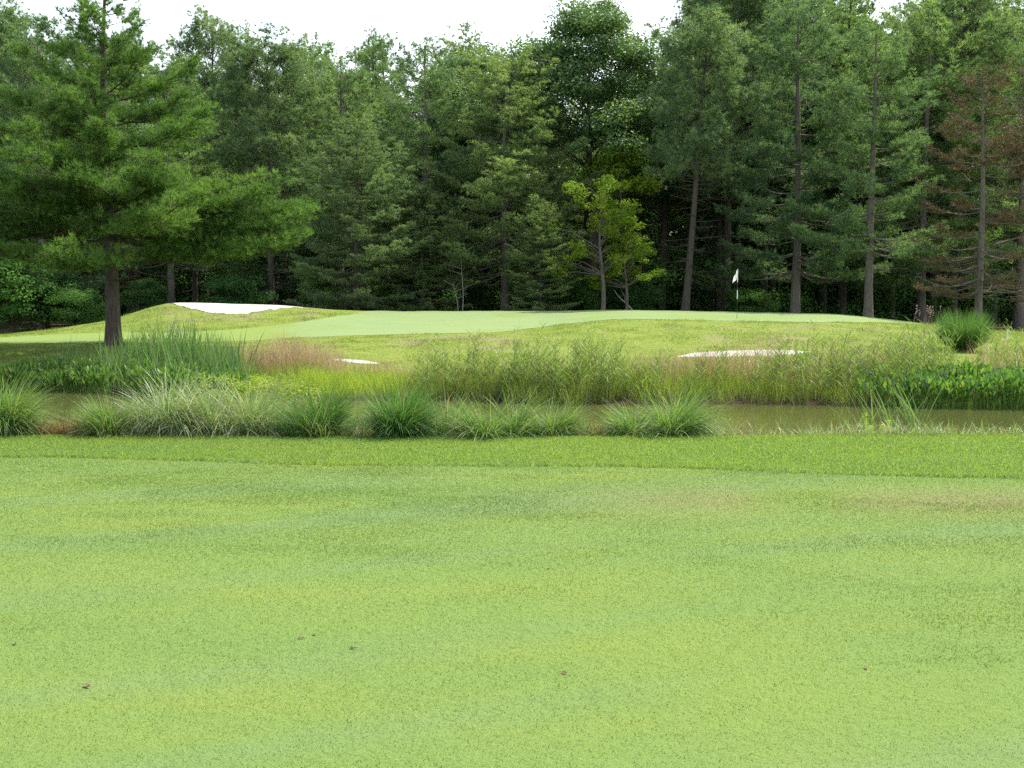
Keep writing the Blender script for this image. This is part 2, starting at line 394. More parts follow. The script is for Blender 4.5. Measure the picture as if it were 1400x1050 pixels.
# ------------------------------------------------------------------ ground sheets
def lines(a): return np.unique(np.round(np.concatenate(a), 3))
XL = lines([np.arange(-36, 36.01, .35), np.arange(-120, -36, 4), np.arange(40, 121, 4), [-900, -500, -250, 250, 500, 900]])
YL = lines([np.arange(-12, 12, 1.0), np.arange(12, 28, .3), np.arange(28, 56, .25), np.arange(56, 80, 1.0), np.arange(80, 121, 5), [-300, -100, -40, 200, 400, 900]])

REG = {}                     # regions given as column px -> (near Y, far Y)
pxs = np.arange(-200, 1265, 10.)
lowpy = np.interp(pxs, [-200, 0, 160, 260, 330, 400, 480, 600, 680, 720, 780, 840, 900, 1000, 1100, 1170, 1230, 1262], [474, 470, 469.5, 468.5, 467, 462, 459, 456, 455, 450, 442, 436.5, 436.5, 439, 440.5, 441, 441.5, 443])
uppy = np.interp(pxs, [-200, 0, 100, 170, 240, 330, 400, 440, 500], [462, 462, 456, 454.5, 455.5, 450, 442, 436, 427])
lowY = np.array([solveY(p, q, 33, 47) for p, q in zip(pxs, lowpy)])
upY = np.where(pxs < 505, np.array([solveY(p, q, 33, 53) for p, q in zip(pxs, uppy)]), 54.)
def sm(a, n=4):
    for _ in range(n): a = np.convolve(np.pad(a, 1, mode='edge'), [.25, .5, .25], 'valid')
    return a
lowY = sm(lowY); upY = np.maximum(sm(upY, 2), lowY + .6)
REG['green'] = (pxs, lowY, upY)
b1 = np.arange(226, 417, 3.)
b1lo = np.array([solveY(p, q, 40, 49.2) for p, q in zip(b1, np.interp(b1, [226, 236, 250, 264, 290, 325, 350, 380, 400, 416], [413.2, 414.5, 418, 423, 427.5, 430, 426.5, 422.5, 420, 417.5]) + 5.0 * (fbm(b1 * .13, b1 * 0 + 1, 3, 4) - .5))])
REG['bunker_mound'] = (b1, b1lo, np.full(len(b1), 49.9))
b2 = np.arange(926, 1108, 4.)
REG['bunker_low'] = (b2, np.array([solveY(p, q, 29, 34) for p, q in zip(b2, np.interp(b2, [926, 950, 990, 1040, 1080, 1106], [488, 488, 488, 487, 485, 482]))]),
                     np.array([solveY(p, q, 29, 34) for p, q in zip(b2, np.interp(b2, [926, 950, 990, 1040, 1080, 1106], [487.2, 482.5, 480, 478.5, 479, 481]))]))
b3 = np.arange(448, 522, 3.)
REG['bunker_sliver'] = (b3, np.array([solveY(p, q, 29, 34) for p, q in zip(b3, np.interp(b3, [448, 470, 500, 521], [491.5, 495, 497.5, 498.5]))]),
                     np.array([solveY(p, q, 29, 34) for p, q in zip(b3, np.interp(b3, [448, 470, 500, 521], [490.5, 491, 493.5, 497]))]))
def inside(X, Y, reg, feather):
    p, lo, hi = REG[reg]; px = pxof(X, Y)
    l = np.interp(px, p, lo); u = np.interp(px, p, hi)
    f = ss(0, feather, Y - l) * ss(0, feather, u - Y) * ss(p[0], p[0] + 8, px) * ss(-p[-1], -p[-1] + 8, -px)
    return f

def dryness(X, Y):
    px = pxof(X, Y)
    n = fbm(X * .8, Y * 2.2, 21, 4)
    band = np.exp(-((Y - (9.30 - .05 * X)) / .42) ** 2) * ss(-1.2, 2.2, X) * ss(.25, .6, n) * .85
    slope = ss(500, 560, px) * (1 - ss(690, 760, px)) * ss(32.5, 33.5, Y) * (1 - ss(36.0, 36.9, Y)) * ss(.36, .60, fbm(X * 1.3, Y * 1.3, 23, 4))
    sl2 = ss(860, 950, px) * (1 - ss(1200, 1260, px)) * ss(32.6, 33.8, Y) * (1 - ss(37.5, 38.6, Y)) * ss(.48, .62, fbm(X * 1.1, Y * 1.6, 24, 4)) * .6
    sl3 = ss(200, 240, px) * (1 - ss(420, 450, px)) * ss(43, 44.5, Y) * ss(.45, .6, fbm(X * 1.4, Y * 1.4, 25, 4)) * .8 * (Y < 52)
    return np.clip(band + slope + sl2 + sl3, 0, 1)

gx, gy = np.meshgrid(XL, YL, indexing='ij')
Xf, Yf = gx.ravel(), gy.ravel()
Z = H(Xf, Yf)
for k in REG: Z = Z - .05 * inside(Xf, Yf, k, .5)
nx, ny = len(XL), len(YL)
i, j = np.meshgrid(np.arange(nx - 1), np.arange(ny - 1), indexing='ij')
Q = np.stack([i * ny + j, (i + 1) * ny + j, (i + 1) * ny + j + 1, i * ny + j + 1], -1).reshape(-1, 4)
g = Geo(); g.add(np.stack([Xf, Yf, Z], 1), Q, ss(19, 21, Yf) * 1.0 + (Yf > 60) * 0, True, 0, dryness(Xf, Yf))
ground = g.build('ground', M['soil'])
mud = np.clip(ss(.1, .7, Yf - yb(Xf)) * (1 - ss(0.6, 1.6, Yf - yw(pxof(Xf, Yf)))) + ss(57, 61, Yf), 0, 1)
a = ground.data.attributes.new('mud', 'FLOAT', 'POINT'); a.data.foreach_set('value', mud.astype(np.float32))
tag(ground, kind='structure')

def sheet(reg, name, mat, rows, dz, sub=2, kind='structure', sag=0., dry=None):
    p, lo, hi = REG[reg]
    pp = np.linspace(p[0], p[-1], len(p) * sub); l = np.interp(pp, p, lo); u = np.interp(pp, p, hi)
    t = np.linspace(0, 1, rows)
    Y = l[:, None] + t[None] * (u - l)[:, None]; X = (pp[:, None] - 700) / F * Y
    edge = np.minimum(1, np.minimum(t, 1 - t)[None] * 8) * np.minimum(1, np.minimum(np.arange(len(pp)), np.arange(len(pp))[::-1])[:, None] / 4.)
    Zs = H(X.ravel(), Y.ravel()).reshape(X.shape) + dz - sag * edge
    n, m = X.shape
    a, b = np.meshgrid(np.arange(n - 1), np.arange(m - 1), indexing='ij')
    Qs = np.stack([a * m + b, (a + 1) * m + b, (a + 1) * m + b + 1, a * m + b + 1], -1).reshape(-1, 4)
    gg = Geo(); gg.add(np.stack([X, Y, Zs], -1), Qs, .5, True, 0, None if dry is None else dry(X.ravel(), Y.ravel()))
    return tag(gg.build(name, mat), kind=kind)
sheet('green', 'putting_green', M['green'], 60, .004, 2, dry=lambda X, Y: .8 * (1 - ss(330, 460, pxof(X, Y))) + .55 * ss(.5, .65, fbm(X * .3, Y * .5, 41, 3)))
sheet('bunker_mound', 'bunker_sand', M['sand'], 30, .004, 2)
sheet('bunker_low', 'bunker_sand', M['sand'], 14, .004, 2)
sheet('bunker_sliver', 'bunker_sand', M['sand'], 10, .004, 2)
g = Geo(); wx = np.linspace(-56, 56, 30); wy = np.linspace(13.4, 30.5, 10)
a, b = np.meshgrid(wx, wy, indexing='ij'); i, j = np.meshgrid(np.arange(29), np.arange(9), indexing='ij')
g.add(np.stack([a, b, np.full_like(a, WATER)], -1), np.stack([i * 10 + j, (i + 1) * 10 + j, (i + 1) * 10 + j + 1, i * 10 + j + 1], -1).reshape(-1, 4), smooth=True)
tag(g.build('water', M['water']), kind='structure')

# ------------------------------------------------------------------ turf blades
def scatter_trap(n, y0, y1, margin, r, p=1.0):
    out = []
    while sum(len(o) for o in out) < n:
        Y = y0 + (y1 - y0) * r.uniform(0, 1, n) ** p; X = r.uniform(-1, 1, n) * (.47 * y1 + margin)
        k = np.abs(X) < .47 * Y + margin
        out.append(np.stack([X[k], Y[k]], 1))
    return np.concatenate(out)[:n]
def rough_line(X): return 10.88 - .118 * X + .10 * np.sin(X * 1.1) + .16 * (fbm(X * .9, X * 0 + 2, 12, 3) - .5)

r = np.random.default_rng(11)
P = scatter_trap(560000, 2.9, 11.9, 1.0, r, .8); P = P[P[:, 1] < rough_line(P[:, 0]) - .01]
z = H(P[:, 0], P[:, 1]); N = len(P)
wy_ = fbm(P[:, 0] * .8, P[:, 1] * 1.6, 31, 4)          # clumps of lusher blades
L = (.008 + .005 * ss(.5, .75, wy_)) * r.uniform(.6, 1.5, N) * (1 + P[:, 1] / 25)
tint = np.clip(.5 + .11 * r.normal(size=N) + .4 * (r.uniform(size=N) > .97), 0, 1)
g = Geo(); blades(g, np.stack([P[:, 0], P[:, 1], z - .002], 1), L, (.0024 + .00030 * P[:, 1]) * r.uniform(.7, 1.3, N), r.uniform(0, 6.283, N), r.uniform(.25, 1.15, N), r.uniform(.2, .7, N), tint, r, 2, dry=dryness(P[:, 0], P[:, 1]) * .9)
tag(g.build('mown_grass', M['turf']), kind='stuff')

P = scatter_trap(330000, 9.6, 13.9, 1.4, r, 1.0); P = P[(P[:, 1] > rough_line(P[:, 0])) & (P[:, 1] < yb(P[:, 0]) + .25)]
z = H(P[:, 0], P[:, 1]); N = len(P)
edge = 1.75 - .75 * ss(.0, .16, P[:, 1] - rough_line(P[:, 0]))
L = .040 * r.uniform(.6, 1.3, N) * edge * (1.0 + .5 * (fbm(P[:, 0] * 1.5, P[:, 1] * 2, 33, 3) - .5))
tint = np.clip(.5 + .12 * r.normal(size=N) + .4 * (r.uniform(size=N) > .975), 0, 1)
g = Geo(); blades(g, np.stack([P[:, 0], P[:, 1], z - .003], 1), L, .0062 * r.uniform(.7, 1.4, N), r.uniform(0, 6.283, N), r.uniform(.05, .9, N), r.uniform(.2, 1.0, N), tint, r, 2)
tag(g.build('rough_grass', M['rough']), kind='stuff')

# longer turf on the slope below the green
n = 200000
Y = r.uniform(28.5, 49, n); px = r.uniform(-60, 1460, n); X = (px - 700) / F * Y
k = (inside(X, Y, 'green', .1) < .2)
for q in REG:
    if q != 'green': k &= inside(X, Y, q, .1) < .05
k &= Y > yw(px) + 1.5
X, Y = X[k], Y[k]; N = len(X); clump = fbm(X * 1.1, Y * 1.3, 35, 4)
kk = r.uniform(size=N) < .25 + 1.2 * ss(.40, .62, clump); X, Y, clump = X[kk], Y[kk], clump[kk]; N = len(X)
g = Geo(); blades(g, np.stack([X, Y, H(X, Y) - .01], 1), .055 * r.uniform(.5, 1.5, N) * (1 + .8 * ss(.5, .7, clump)), .014 * r.uniform(.7, 1.3, N), r.uniform(0, 6.283, N), r.uniform(.1, .8, N), r.uniform(.2, .9, N), np.clip(.5 + .18 * r.normal(size=N), 0, 1), r, 2, dry=np.clip(dryness(X, Y) + .25 * (r.uniform(size=N) > .75), 0, 1))
tag(g.build('slope_grass', blade_turf_mat('slope_blades', 1.0, .9)), kind='stuff')

# ------------------------------------------------------------------ trees
def build_tree(kind, gw, gc, mw, mc, label=None):
    e = empty(kind, (0, 0, 0))
    gw.build('trunk', mw, e); gc.build('crown', mc, e)
    return e

def trunk_pts(Ht, lean, r, wob=.12, n=14):
    s = np.linspace(0, 1, n)
    x = lean[0] * s ** 1.3 * Ht + wob * np.sin(s * 5 + r.uniform(0, 6)) * s; y = lean[1] * s * Ht + wob * np.sin(s * 4 + r.uniform(0, 6)) * s
    return np.stack([x, y, s * Ht - .25], 1)

def pine(seed, Ht, r0, prof, dz=.8, nb=5, k=7, ln=.16, w=.024, spread=.5, rise=(.02, .8), droop=.12, tuft_step=.2, sec=.36, lean=(0, 0), zlo=.25, dead=0, tw=.1, bare=0., gapp=.0, clump=0., sec_ang=.9, upb=.6, flat=.08, inner=None, extra=()):
    """layered conifer. prof: list of (height fraction, crown radius m)"""
    r = np.random.default_rng(seed); gw, gc = Geo(), Geo()
    T = trunk_pts(Ht, lean, r)
    s = np.linspace(0, 1, len(T))
    R = r0 * (1 - s) ** .85 + .02; R[0] *= 1.3; R[1] *= 1.06
    tube(gw, T, R, 12)
    pz = [a for a, b in prof]; pr = [b for a, b in prof]
    z = zlo * Ht
    TP, TD, TT = [], [], []
    plan = [(q[0], [q[1:]]) for q in extra]
    while z < Ht * .985:
        nb_ = max(3, int(round(nb * r.uniform(.8, 1.2)))); a0 = r.uniform(0, 6.28)
        plan.append((z, [(a0 + b * 6.283 / nb_ + r.normal() * .25, max(.25, np.interp(z / Ht, pz, pr) * r.uniform(.62, 1.08))) for b in range(nb_) if r.uniform() >= gapp]))
        z += dz * r.uniform(.75, 1.25) * (1 if z / Ht < .85 else .7)
    for z, bl in plan:
        f = z / Ht
        for az, L in bl:
            zz = z + r.uniform(-.3, .3) * dz
            c = np.array([np.interp(zz, T[:, 2], T[:, 0]), np.interp(zz, T[:, 2], T[:, 1]), zz])
            u = np.linspace(0, 1, 7); e0 = rise[0] + (rise[1] - rise[0]) * ((f - zlo) / (1 - zlo)) ** 1.5 + r.normal() * .08
            rad = L * u * math.cos(e0)
            hz = L * (math.sin(e0) * u - droop * np.sin(u * np.pi) + .10 * u ** 3)
            wv = .06 * L * np.sin(u * 4 + r.uniform(0, 6)) * u
            bp = c + np.stack([np.cos(az) * rad - np.sin(az) * wv, np.sin(az) * rad + np.cos(az) * wv, hz], 1)
            br = np.interp(zz, T[:, 2], R) * .32 * (.35 + .65 * L / max(pr)) * (1 - u * .85) + .006
            tube(gw, bp, br, 5)
            n2 = max(3, int(L / tuft_step * .8))
            su = r.uniform(inner or (.12 if f > .5 else .25), 1, n2) ** .8; sd = np.where(np.arange(n2) % 2 == 0, 1, -1)
            p0 = np.stack([np.interp(su, u, bp[:, q]) for q in range(3)], 1)
            l2 = L * sec * (1.08 - .75 * su) * r.uniform(.6, 1.2, n2) + .12
            ang = az + sd * (sec_ang * r.uniform(.6, 1.15, n2)) * (1 - .35 * su)
            d2 = unit(np.stack([np.cos(ang), np.sin(ang), r.uniform(-.05, .28, n2)], 1))
            if r.uniform() < bare and f < .6:
                for q in range(0, n2, 2): tube(gw, np.stack([p0[q], p0[q] + d2[q] * l2[q] * .5 + [0, 0, .03], p0[q] + d2[q] * l2[q]]), [.012, .008, .004], 3)
                continue
            for q in range(0, n2, 2 if L < 2 else 1): tube(gw, np.stack([p0[q], p0[q] + d2[q] * l2[q]]), [.011, .004], 3)
            m2 = np.maximum(2, (l2 / tuft_step * 2.0).astype(int))
            idx = np.repeat(np.arange(n2), m2)
            v = r.uniform(.1, 1, len(idx)) if not clump else r.uniform(.75, 1, len(idx))
            sp = np.stack([-np.sin(ang), np.cos(ang), np.zeros(n2)], 1)[idx]
            tp = p0[idx] + d2[idx] * (l2[idx] * v)[:, None] + sp * (r.normal(size=len(idx)) * .16 * l2[idx])[:, None] + np.array([0, 0, 1.]) * (r.uniform(-.3, 1, len(idx)) * flat)[:, None]
            if clump: tp = tp + r.normal(size=tp.shape) * clump
            td = unit(d2[idx] * .8 + sp * r.normal(size=(len(idx), 1)) * .6 + np.array([0, 0, upb]) + .3 * r.normal(size=(len(idx), 3)))
            TP.append(tp); TD.append(td); TT.append(np.full(len(idx), r.uniform(.25, .75)) + r.normal(size=len(idx)) * .12)
    for _ in range(dead):
        zz = Ht * r.uniform(.12, zlo + .12); az = r.uniform(0, 6.28); L = r.uniform(.8, 2.4)
        c = np.array([np.interp(zz, T[:, 2], T[:, 0]), np.interp(zz, T[:, 2], T[:, 1]), zz]); d = np.array([np.cos(az), np.sin(az), r.uniform(-.25, .2)])
        p = np.stack([c, c + d * L * .5, c + d * L + [0, 0, r.uniform(-.2, .1)]]); tube(gw, p, [.028, .017, .006], 4)
        for q in range(4):
            b0 = c + d * L * r.uniform(.4, 1); tube(gw, np.stack([b0, b0 + r.normal(size=3) * .28]), [.008, .003], 3)
    # leader
    top = T[-1]; TP.append(np.repeat(top[None], 14, 0) - np.linspace(0, .9, 14)[:, None] * np.array([0, 0, 1])); TD.append(unit(r.normal(size=(14, 3)) * .6 + np.array([0, 0, 1]))); TT.append(np.full(14, .6))
    TP = np.concatenate(TP); TD = np.concatenate(TD); TT = np.concatenate(TT)
    tufts(gc, TP, TD, k, ln, w, spread, TT, r)
    return gw, gc

def broadleaf(seed, Ht, r0, crown, nl, npl, leaf=.17, lump=.75, lean=(0, 0), fork=.35, shell=.75, up=.5):
    """crown: (centre height, radius x/y, radius z)"""
    r = np.random.default_rng(seed); gw, gc = Geo(), Geo()
    T = trunk_pts(Ht * .8, lean, r, .25); s = np.linspace(0, 1, len(T)); R = r0 * (1 - s) ** .8 + .02; R[0] *= 1.35
    tube(gw, T, R, 9)
    cz, rx, rz = crown
    d = unit(r.normal(size=(nl, 3))); d[:, 2] = np.where(d[:, 2] < -.55, -d[:, 2], d[:, 2])
    rad = r.uniform(shell, 1.03, nl) ** 1 * (1 + .22 * (fbm(d[:, 0] * 2 + 9, d[:, 1] * 2 + d[:, 2] * 2 + 9, seed, 2) - .5) * 2)
    rad = np.where(r.uniform(size=nl) < .25, rad * r.uniform(.4, .8, nl), rad)
    tx = np.interp(cz, T[:, 2], T[:, 0]); ty = np.interp(cz, T[:, 2], T[:, 1])
    C = np.stack([tx + d[:, 0] * rx * rad, ty + d[:, 1] * rx * rad, cz + d[:, 2] * rz * rad], 1)
    for c in C[: min(nl, 70)]:
        zz = max(Ht * fork * .8, min(c[2] - .45 * np.hypot(c[0], c[1]), T[-1, 2]))
        b = np.array([np.interp(zz, T[:, 2], T[:, 0]), np.interp(zz, T[:, 2], T[:, 1]), zz]); mid = (b + c) / 2 + r.normal(size=3) * .15 + [0, 0, .12 * np.linalg.norm(c - b)]
        rr = np.interp(zz, T[:, 2], R) * .38 + .01
        tube(gw, np.stack([b, (b + mid) / 2 + r.normal(size=3) * .05, mid, (mid + c) / 2, c]), np.array([rr, rr * .75, rr * .5, rr * .3, .008]), 5)
    ls = lump * r.uniform(.6, 1.3, nl)
    n = (npl * (ls / lump) ** 2).astype(int); idx = np.repeat(np.arange(nl), n)
    q = unit(r.normal(size=(len(idx), 3))) * (r.uniform(0, 1, (len(idx), 1)) ** .45) * ls[idx][:, None] * np.array([1.1, 1.1, .62])
    P = C[idx] + q
    lt = r.uniform(.3, .7, nl)
    leaves(gc, P, unit(q) * .5 + np.array([0, 0, up]), leaf, lt[idx], r)
    return gw, gc

PROTO = {}
def proto(key, kind, gg, mw, mc):
    e = build_tree(kind, gg[0], gg[1], mw, mc); PROTO[key] = [e, False, e.children[0].data, e.children[1].data]

WP = [(.0, 4.2), (.25, 4.7), (.45, 4.5), (.65, 4.0), (.82, 3.1), (.93, 2.0), (1, .9)]
PP = [(.0, 2.6), (.4, 3.0), (.6, 3.9), (.75, 4.0), (.88, 3.5), (.96, 2.4), (1, 1.2)]
FE = [(.0, 3.9), (.2, 4.5), (.5, 4.2), (.75, 3.4), (.9, 2.3), (1, .8)]
proto('wp1', 'white_pine', pine(101, 18, .23, WP, .95, 5, 10, .27, .032, .55, (.0, .8), .08, .17, .40, zlo=.24, dead=14, gapp=.08, flat=.30, upb=.9), M['bark'], M['pine_a'])
proto('wp2', 'white_pine', pine(102, 18, .22, [(a, b * .92) for a, b in WP], 1.0, 6, 10, .27, .032, .55, (.0, .85), .10, .17, .40, zlo=.15, dead=10, gapp=.12, flat=.30, upb=.9), M['bark'], M['pine_a'])
proto('wp3', 'white_pine', pine(103, 18, .20, [(a, b * .8) for a, b in WP], .9, 6, 10, .26, .032, .55, (.1, .95), .06, .17, .42, zlo=.3, dead=16, gapp=.08, flat=.26, upb=.9), M['bark_dark'], M['pine_a'])
proto('pp1', 'pitch_pine', pine(111, 18, .21, PP, .62, 6, 16, .33, .034, .85, (.1, 1.0), .0, .24, .42, zlo=.38, dead=40, clump=.16, flat=.14, gapp=.05), M['bark_dark'], M['pine_b'])
proto('pp2', 'pitch_pine', pine(112, 18, .21, [(a, b * .85) for a, b in PP], .66, 6, 16, .33, .034, .85, (.15, 1.1), .0, .24, .42, lean=(.02, .01), zlo=.48, dead=46, clump=.18, flat=.14, gapp=.1), M['bark_dark'], M['pine_b'])
proto('fe1', 'feathery_conifer', pine(121, 14, .20, FE, .62, 7, 10, .19, .026, .65, (-.05, .7), .10, .15, .42, zlo=.06, dead=12, flat=.10, upb=.3, gapp=.08), M['bark_dark'], M['feather'])
proto('fe2', 'feathery_conifer', pine(122, 14, .20, [(a, b * 1.05) for a, b in FE], .62, 7, 10, .19, .026, .65, (-.02, .8), .12, .15, .44, zlo=.18, dead=16, flat=.10, upb=.3, gapp=.08), M['bark'], M['feather'])
proto('oak1', 'oak_tree', broadleaf(131, 19, .30, (12.4, 4.2, 6.4), 170, 480, .17, 1.0), M['bark_dark'], M['oak'])
proto('oak2', 'oak_tree', broadleaf(132, 17, .24, (10.2, 3.9, 6.2), 140, 420, .18, 1.0), M['bark_dark'], M['oak'])
proto('maple1', 'maple_tree', broadleaf(141, 8, .12, (4.1, 2.4, 3.7), 64, 105, .18, .46, shell=.62), M['bark'], M['maple'])
proto('maple2', 'maple_tree', broadleaf(142, 8, .10, (6.2, 1.3, 1.6), 32, 120, .18, .5, lean=(-.03, 0), fork=.6), M['bark'], M['maple'])
proto('shrub1', 'shrub', broadleaf(151, 4, .08, (1.8, 2.3, 2.0), 80, 150, .18, .65, fork=.1), M['bark_dark'], M['shrub'])
proto('shrub2', 'shrub', broadleaf(152, 4, .07, (1.9, 1.9, 2.1), 70, 140, .17, .6, fork=.1), M['bark_dark'], M['shrub'])
proto('brown', 'dying_pine', pine(161, 15, .19, [(0, 3.2), (.25, 3.8), (.45, 3.0), (.6, 3.2), (.8, 2.6), (.93, 1.7), (1, .9)], .62, 5, 9, .22, .028, .65, (-.12, .7), .10, .19, .40, zlo=.17, dead=34, bare=.5, gapp=.35, flat=.12, upb=.4), M['bark'], M['russet'])

def plant(key, px, Y, toppy, label, cat, group=None, rot=None, wide=1.0, base=None, mat=None, name=None, lean=0):
    p = PROTO[key]
    if not p[1]: o = p[0]; p[1] = True
    else: o = copy_tree(p[0])
    b = ground_pt(px, Y) if base is None else base
    hgt = {'wp': 18, 'pp': 18, 'fe': 14, 'oa': 19 if key == 'oak1' else 17, 'ma': 8, 'sh': 4, 'br': 15}[key[:2]]
    s = (zpy(toppy, Y) - b.z) / hgt
    o.location = b; o.scale = (s * wide, s * wide, s); o.rotation_euler = (0, lean, 0)
    o.rotation_euler.z = random.Random(px * 7 + Y).uniform(0, 6.28) if rot is None else rot
    if name: o.name = name
    tag(o, label, cat, group)
    return o
G1 = 'tall trees along the edge of the wood'
FT = [
 ('pp1', -8, 64, 28, 'blue-green pine at the far left edge behind the big foreground pine', 'pine tree'),
 ('wp2', 62, 60, 30, 'dark pine rising left of the foreground pine\'s pointed top', 'pine tree'),
 ('wp1', 236, 63, 82, 'pine behind the right shoulder of the big foreground pine, trunk above the sand mound', 'pine tree'),
 ('pp2', 292, 76, 42, 'thin tall pitch pine with round tufted head against the sky', 'pine tree'),
 ('wp3', 268, 66, 120, 'narrow pine trunk standing behind the white bunker mound', 'pine tree'),
 ('pp1', 372, 61, 72, 'round-headed pitch pine with bare grey lower branches right of the foreground pine', 'pine tree'),
 ('wp3', 428, 78, 58, 'distant slender pine with a spiky top just left of centre', 'pine tree'),
 ('wp2', 468, 66, 74, 'mid green pine behind the short feathery conifer', 'pine tree'),
 ('wp3', 512, 74, 52, 'distant pine with a narrow crooked tip against the sky', 'pine tree'),
 ('fe1', 488, 56, 166, 'short broad feathery conifer in front of the pines, left of centre', 'conifer'),
 ('wp1', 582, 61, 66, 'dense pine with dark trunk showing through its crown, centre left', 'pine tree'),
 ('fe1', 578, 58, 250, 'low feathery conifer filling the shade beneath the dense centre-left pine', 'conifer'),
 ('fe2', 690, 60, 80, 'tall pale grey-green feathery conifer left of the tall oak', 'conifer'),
 ('oak2', 655, 78, 68, 'light green broadleaf treetop peeping over the feathery conifer', 'oak tree'),
 ('oak1', 808, 64, 8, 'tall dark oak with rounded head standing highest in the middle', 'oak tree'),
 ('maple2', 862, 61, 188, 'small bright green tree on a thin leaning trunk right of the oak', 'maple tree'),
 ('maple1', 824, 55.5, 236, 'yellow-green young maple shining in front of the dark oak', 'maple tree'),
 ('maple1', 856, 56.5, 296, 'smaller yellow-green maple crowding the right foot of the taller shining one', 'maple tree'),
 ('fe1', 738, 56, 282, 'small feathery conifer at the wood\'s edge left of the yellow-green maple', 'conifer'),
 ('pp2', 936, 55, 46, 'leaning pine with bare reddish trunk left of the flagstick', 'pine tree'),
 ('pp1', 992, 66, -18, 'tall pine towering behind the leaning pine, top cut by the frame', 'pine tree'),
 ('wp2', 1086, 58, -6, 'white pine with shaded grey trunk right of the flagstick', 'pine tree'),
 ('wp1', 1186, 54, 34, 'white pine with pale bare lower trunk and bright layered boughs on the right', 'pine tree'),
 ('wp3', 1150, 70, -14, 'dim pine behind and between the two grey-trunked white pines', 'pine tree'),
 ('wp2', 1258, 66, 0, 'pine with yellowish top right of the pale-trunked white pine', 'pine tree'),
 ('pp2', 1300, 70, -12, 'pitch pine behind the dying brown pine', 'pine tree'),
 ('brown', 1336, 51, 92, 'dying pine with bare grey limbs and rusty brown needles', 'dying pine'),
 ('brown', 1428, 53, 84, 'rusty brown pine at the far right edge of the frame', 'dying pine'),
 ('wp1', 1392, 64, -6, 'dark green pine behind the rusty pine at the right edge', 'pine tree'),
 ('oak2', 150, 70, 150, 'broadleaf tree hidden behind the trunk of the foreground pine', 'oak tree'),
 ('fe2', 400, 66, 200, 'grey feathery conifer behind the bare lower branches of the round-headed pine', 'conifer'),
 ('oak2', 905, 72, 90, 'dark broadleaf tree between the tall oak and the leaning pine', 'oak tree'),
 ('oak2', 1045, 72, 100, 'dark broadleaf tree deep behind the flagstick', 'oak tree'),
]
WIDE = {(-8, 64): 1.1, (292, 76): .8, (428, 78): .8, (512, 74): .75, (936, 55): 1.0, (690, 60): 1.0, (808, 64): 1.12}
for (k, px, Y, ty, lab, cat) in FT:
    kw = {}
    if px == 936: kw = dict(lean=math.radians(3.2), rot=0.0)
    plant(k, px, Y, ty, lab, cat, G1, wide=1.12 * WIDE.get((px, Y), 1.0), **kw)
# darker ranks deep in the wood
rr = random.Random(5)
for row, (Y, step, lo, hi) in enumerate([(76, 84, 60, 120), (86, 92, 50, 110), (98, 100, 40, 100)]):
    px = -120 + 23 * row
    while px < 1540:
        top = rr.uniform(lo, hi) + (60 if 700 < px < 930 else 0) + (40 if 220 < px < 420 else 0) - (60 if px > 1000 else 0)
        plant(rr.choice(['wp1', 'wp2', 'wp3', 'pp1', 'fe2', 'oak2']), px + rr.uniform(-25, 25), Y + rr.uniform(-3, 3), top, 'dim tree deep in the wood, mostly hidden behind the front trees', 'tree', 'dim trees deep in the wood')
        px += step
SH = [(18, 57, 352, 'shrub2', 'dark shrub at the left edge of the frame below the foreground pine'), (62, 58, 368, 'shrub1', 'dense dark shrub left of the sunlit bush near the left edge'), (104, 57.5, 392, 'shrub1', 'sunlit green bush left of the foreground pine trunk'),
      (196, 60, 384, 'shrub2', 'shrub in the shade between the foreground pine trunk and the sand mound'), (322, 60, 372, 'shrub1', 'light-flecked bush behind the middle of the white bunker'),
      (445, 60, 380, 'shrub2', 'bush at the wood\'s edge past the right end of the white bunker'), (560, 61, 372, 'shrub1', 'bush under the dense centre-left pine'), (655, 62, 390, 'shrub2', 'bush right of the pale bare saplings'),
      (782, 60, 372, 'shrub1', 'bush beneath the yellow-green maple'), (868, 60, 376, 'shrub2', 'bush in deep shade left of the leaning pine trunk'), (1020, 62, 392, 'shrub1', 'low bush in the shade behind the flagstick')]
for (px, Y, ty, k, lab) in SH: plant(k, px, Y, ty, lab, 'shrub', 'shrubs along the edge of the wood', wide=1.15)
# pale saplings and a fallen limb
def sapling(px, Y, top, lean, label, name='bare_sapling', seed=1):
    r = np.random.default_rng(seed); b = ground_pt(px, Y); e = empty(name, b); g = Geo(); hh = zpy(top, Y) - b.z
    s = np.linspace(0, 1, 9); T = np.stack([lean * s * hh + .05 * np.sin(s * 6), .0 * s, s * hh - .1], 1); tube(g, T, .030 * (1 - s * .8), 6)
    for q in range(9):
        z0 = r.uniform(.45, .98); c = np.array([np.interp(z0, s, T[:, 0]), 0, np.interp(z0, s, T[:, 2])]); d = np.array([r.normal() * .5, r.normal() * .5, .35]) * r.uniform(.6, 1.3)
        tube(g, np.stack([c, c + d * .5 + [0, 0, -.02], c + d]), [.016, .011, .004], 4)
    g.build('trunk', M['bark_pale'], e); tag(e, label, 'sapling'); return e
sapling(632, 56.5, 340, .01, 'thin pale bare sapling standing straight in the dark gap left of centre', seed=4)
sapling(626, 56, 382, -.10, 'shorter pale bare sapling leaning left beside the straight sapling', seed=5)
g = Geo(); b = ground_pt(868, 56.5); s = np.linspace(0, 1, 8)
tube(g, np.stack([-1.0 * s + .1 * np.sin(s * 5), 0 * s, 1.2 * s ** 1.4 + .1], 1), .05 * (1 - .6 * s), 6); tube(g, np.array([[-.5, 0, .55], [-.55, .1, 1.0], [-.75, .1, 1.3]]), [.025, .018, .006], 5)
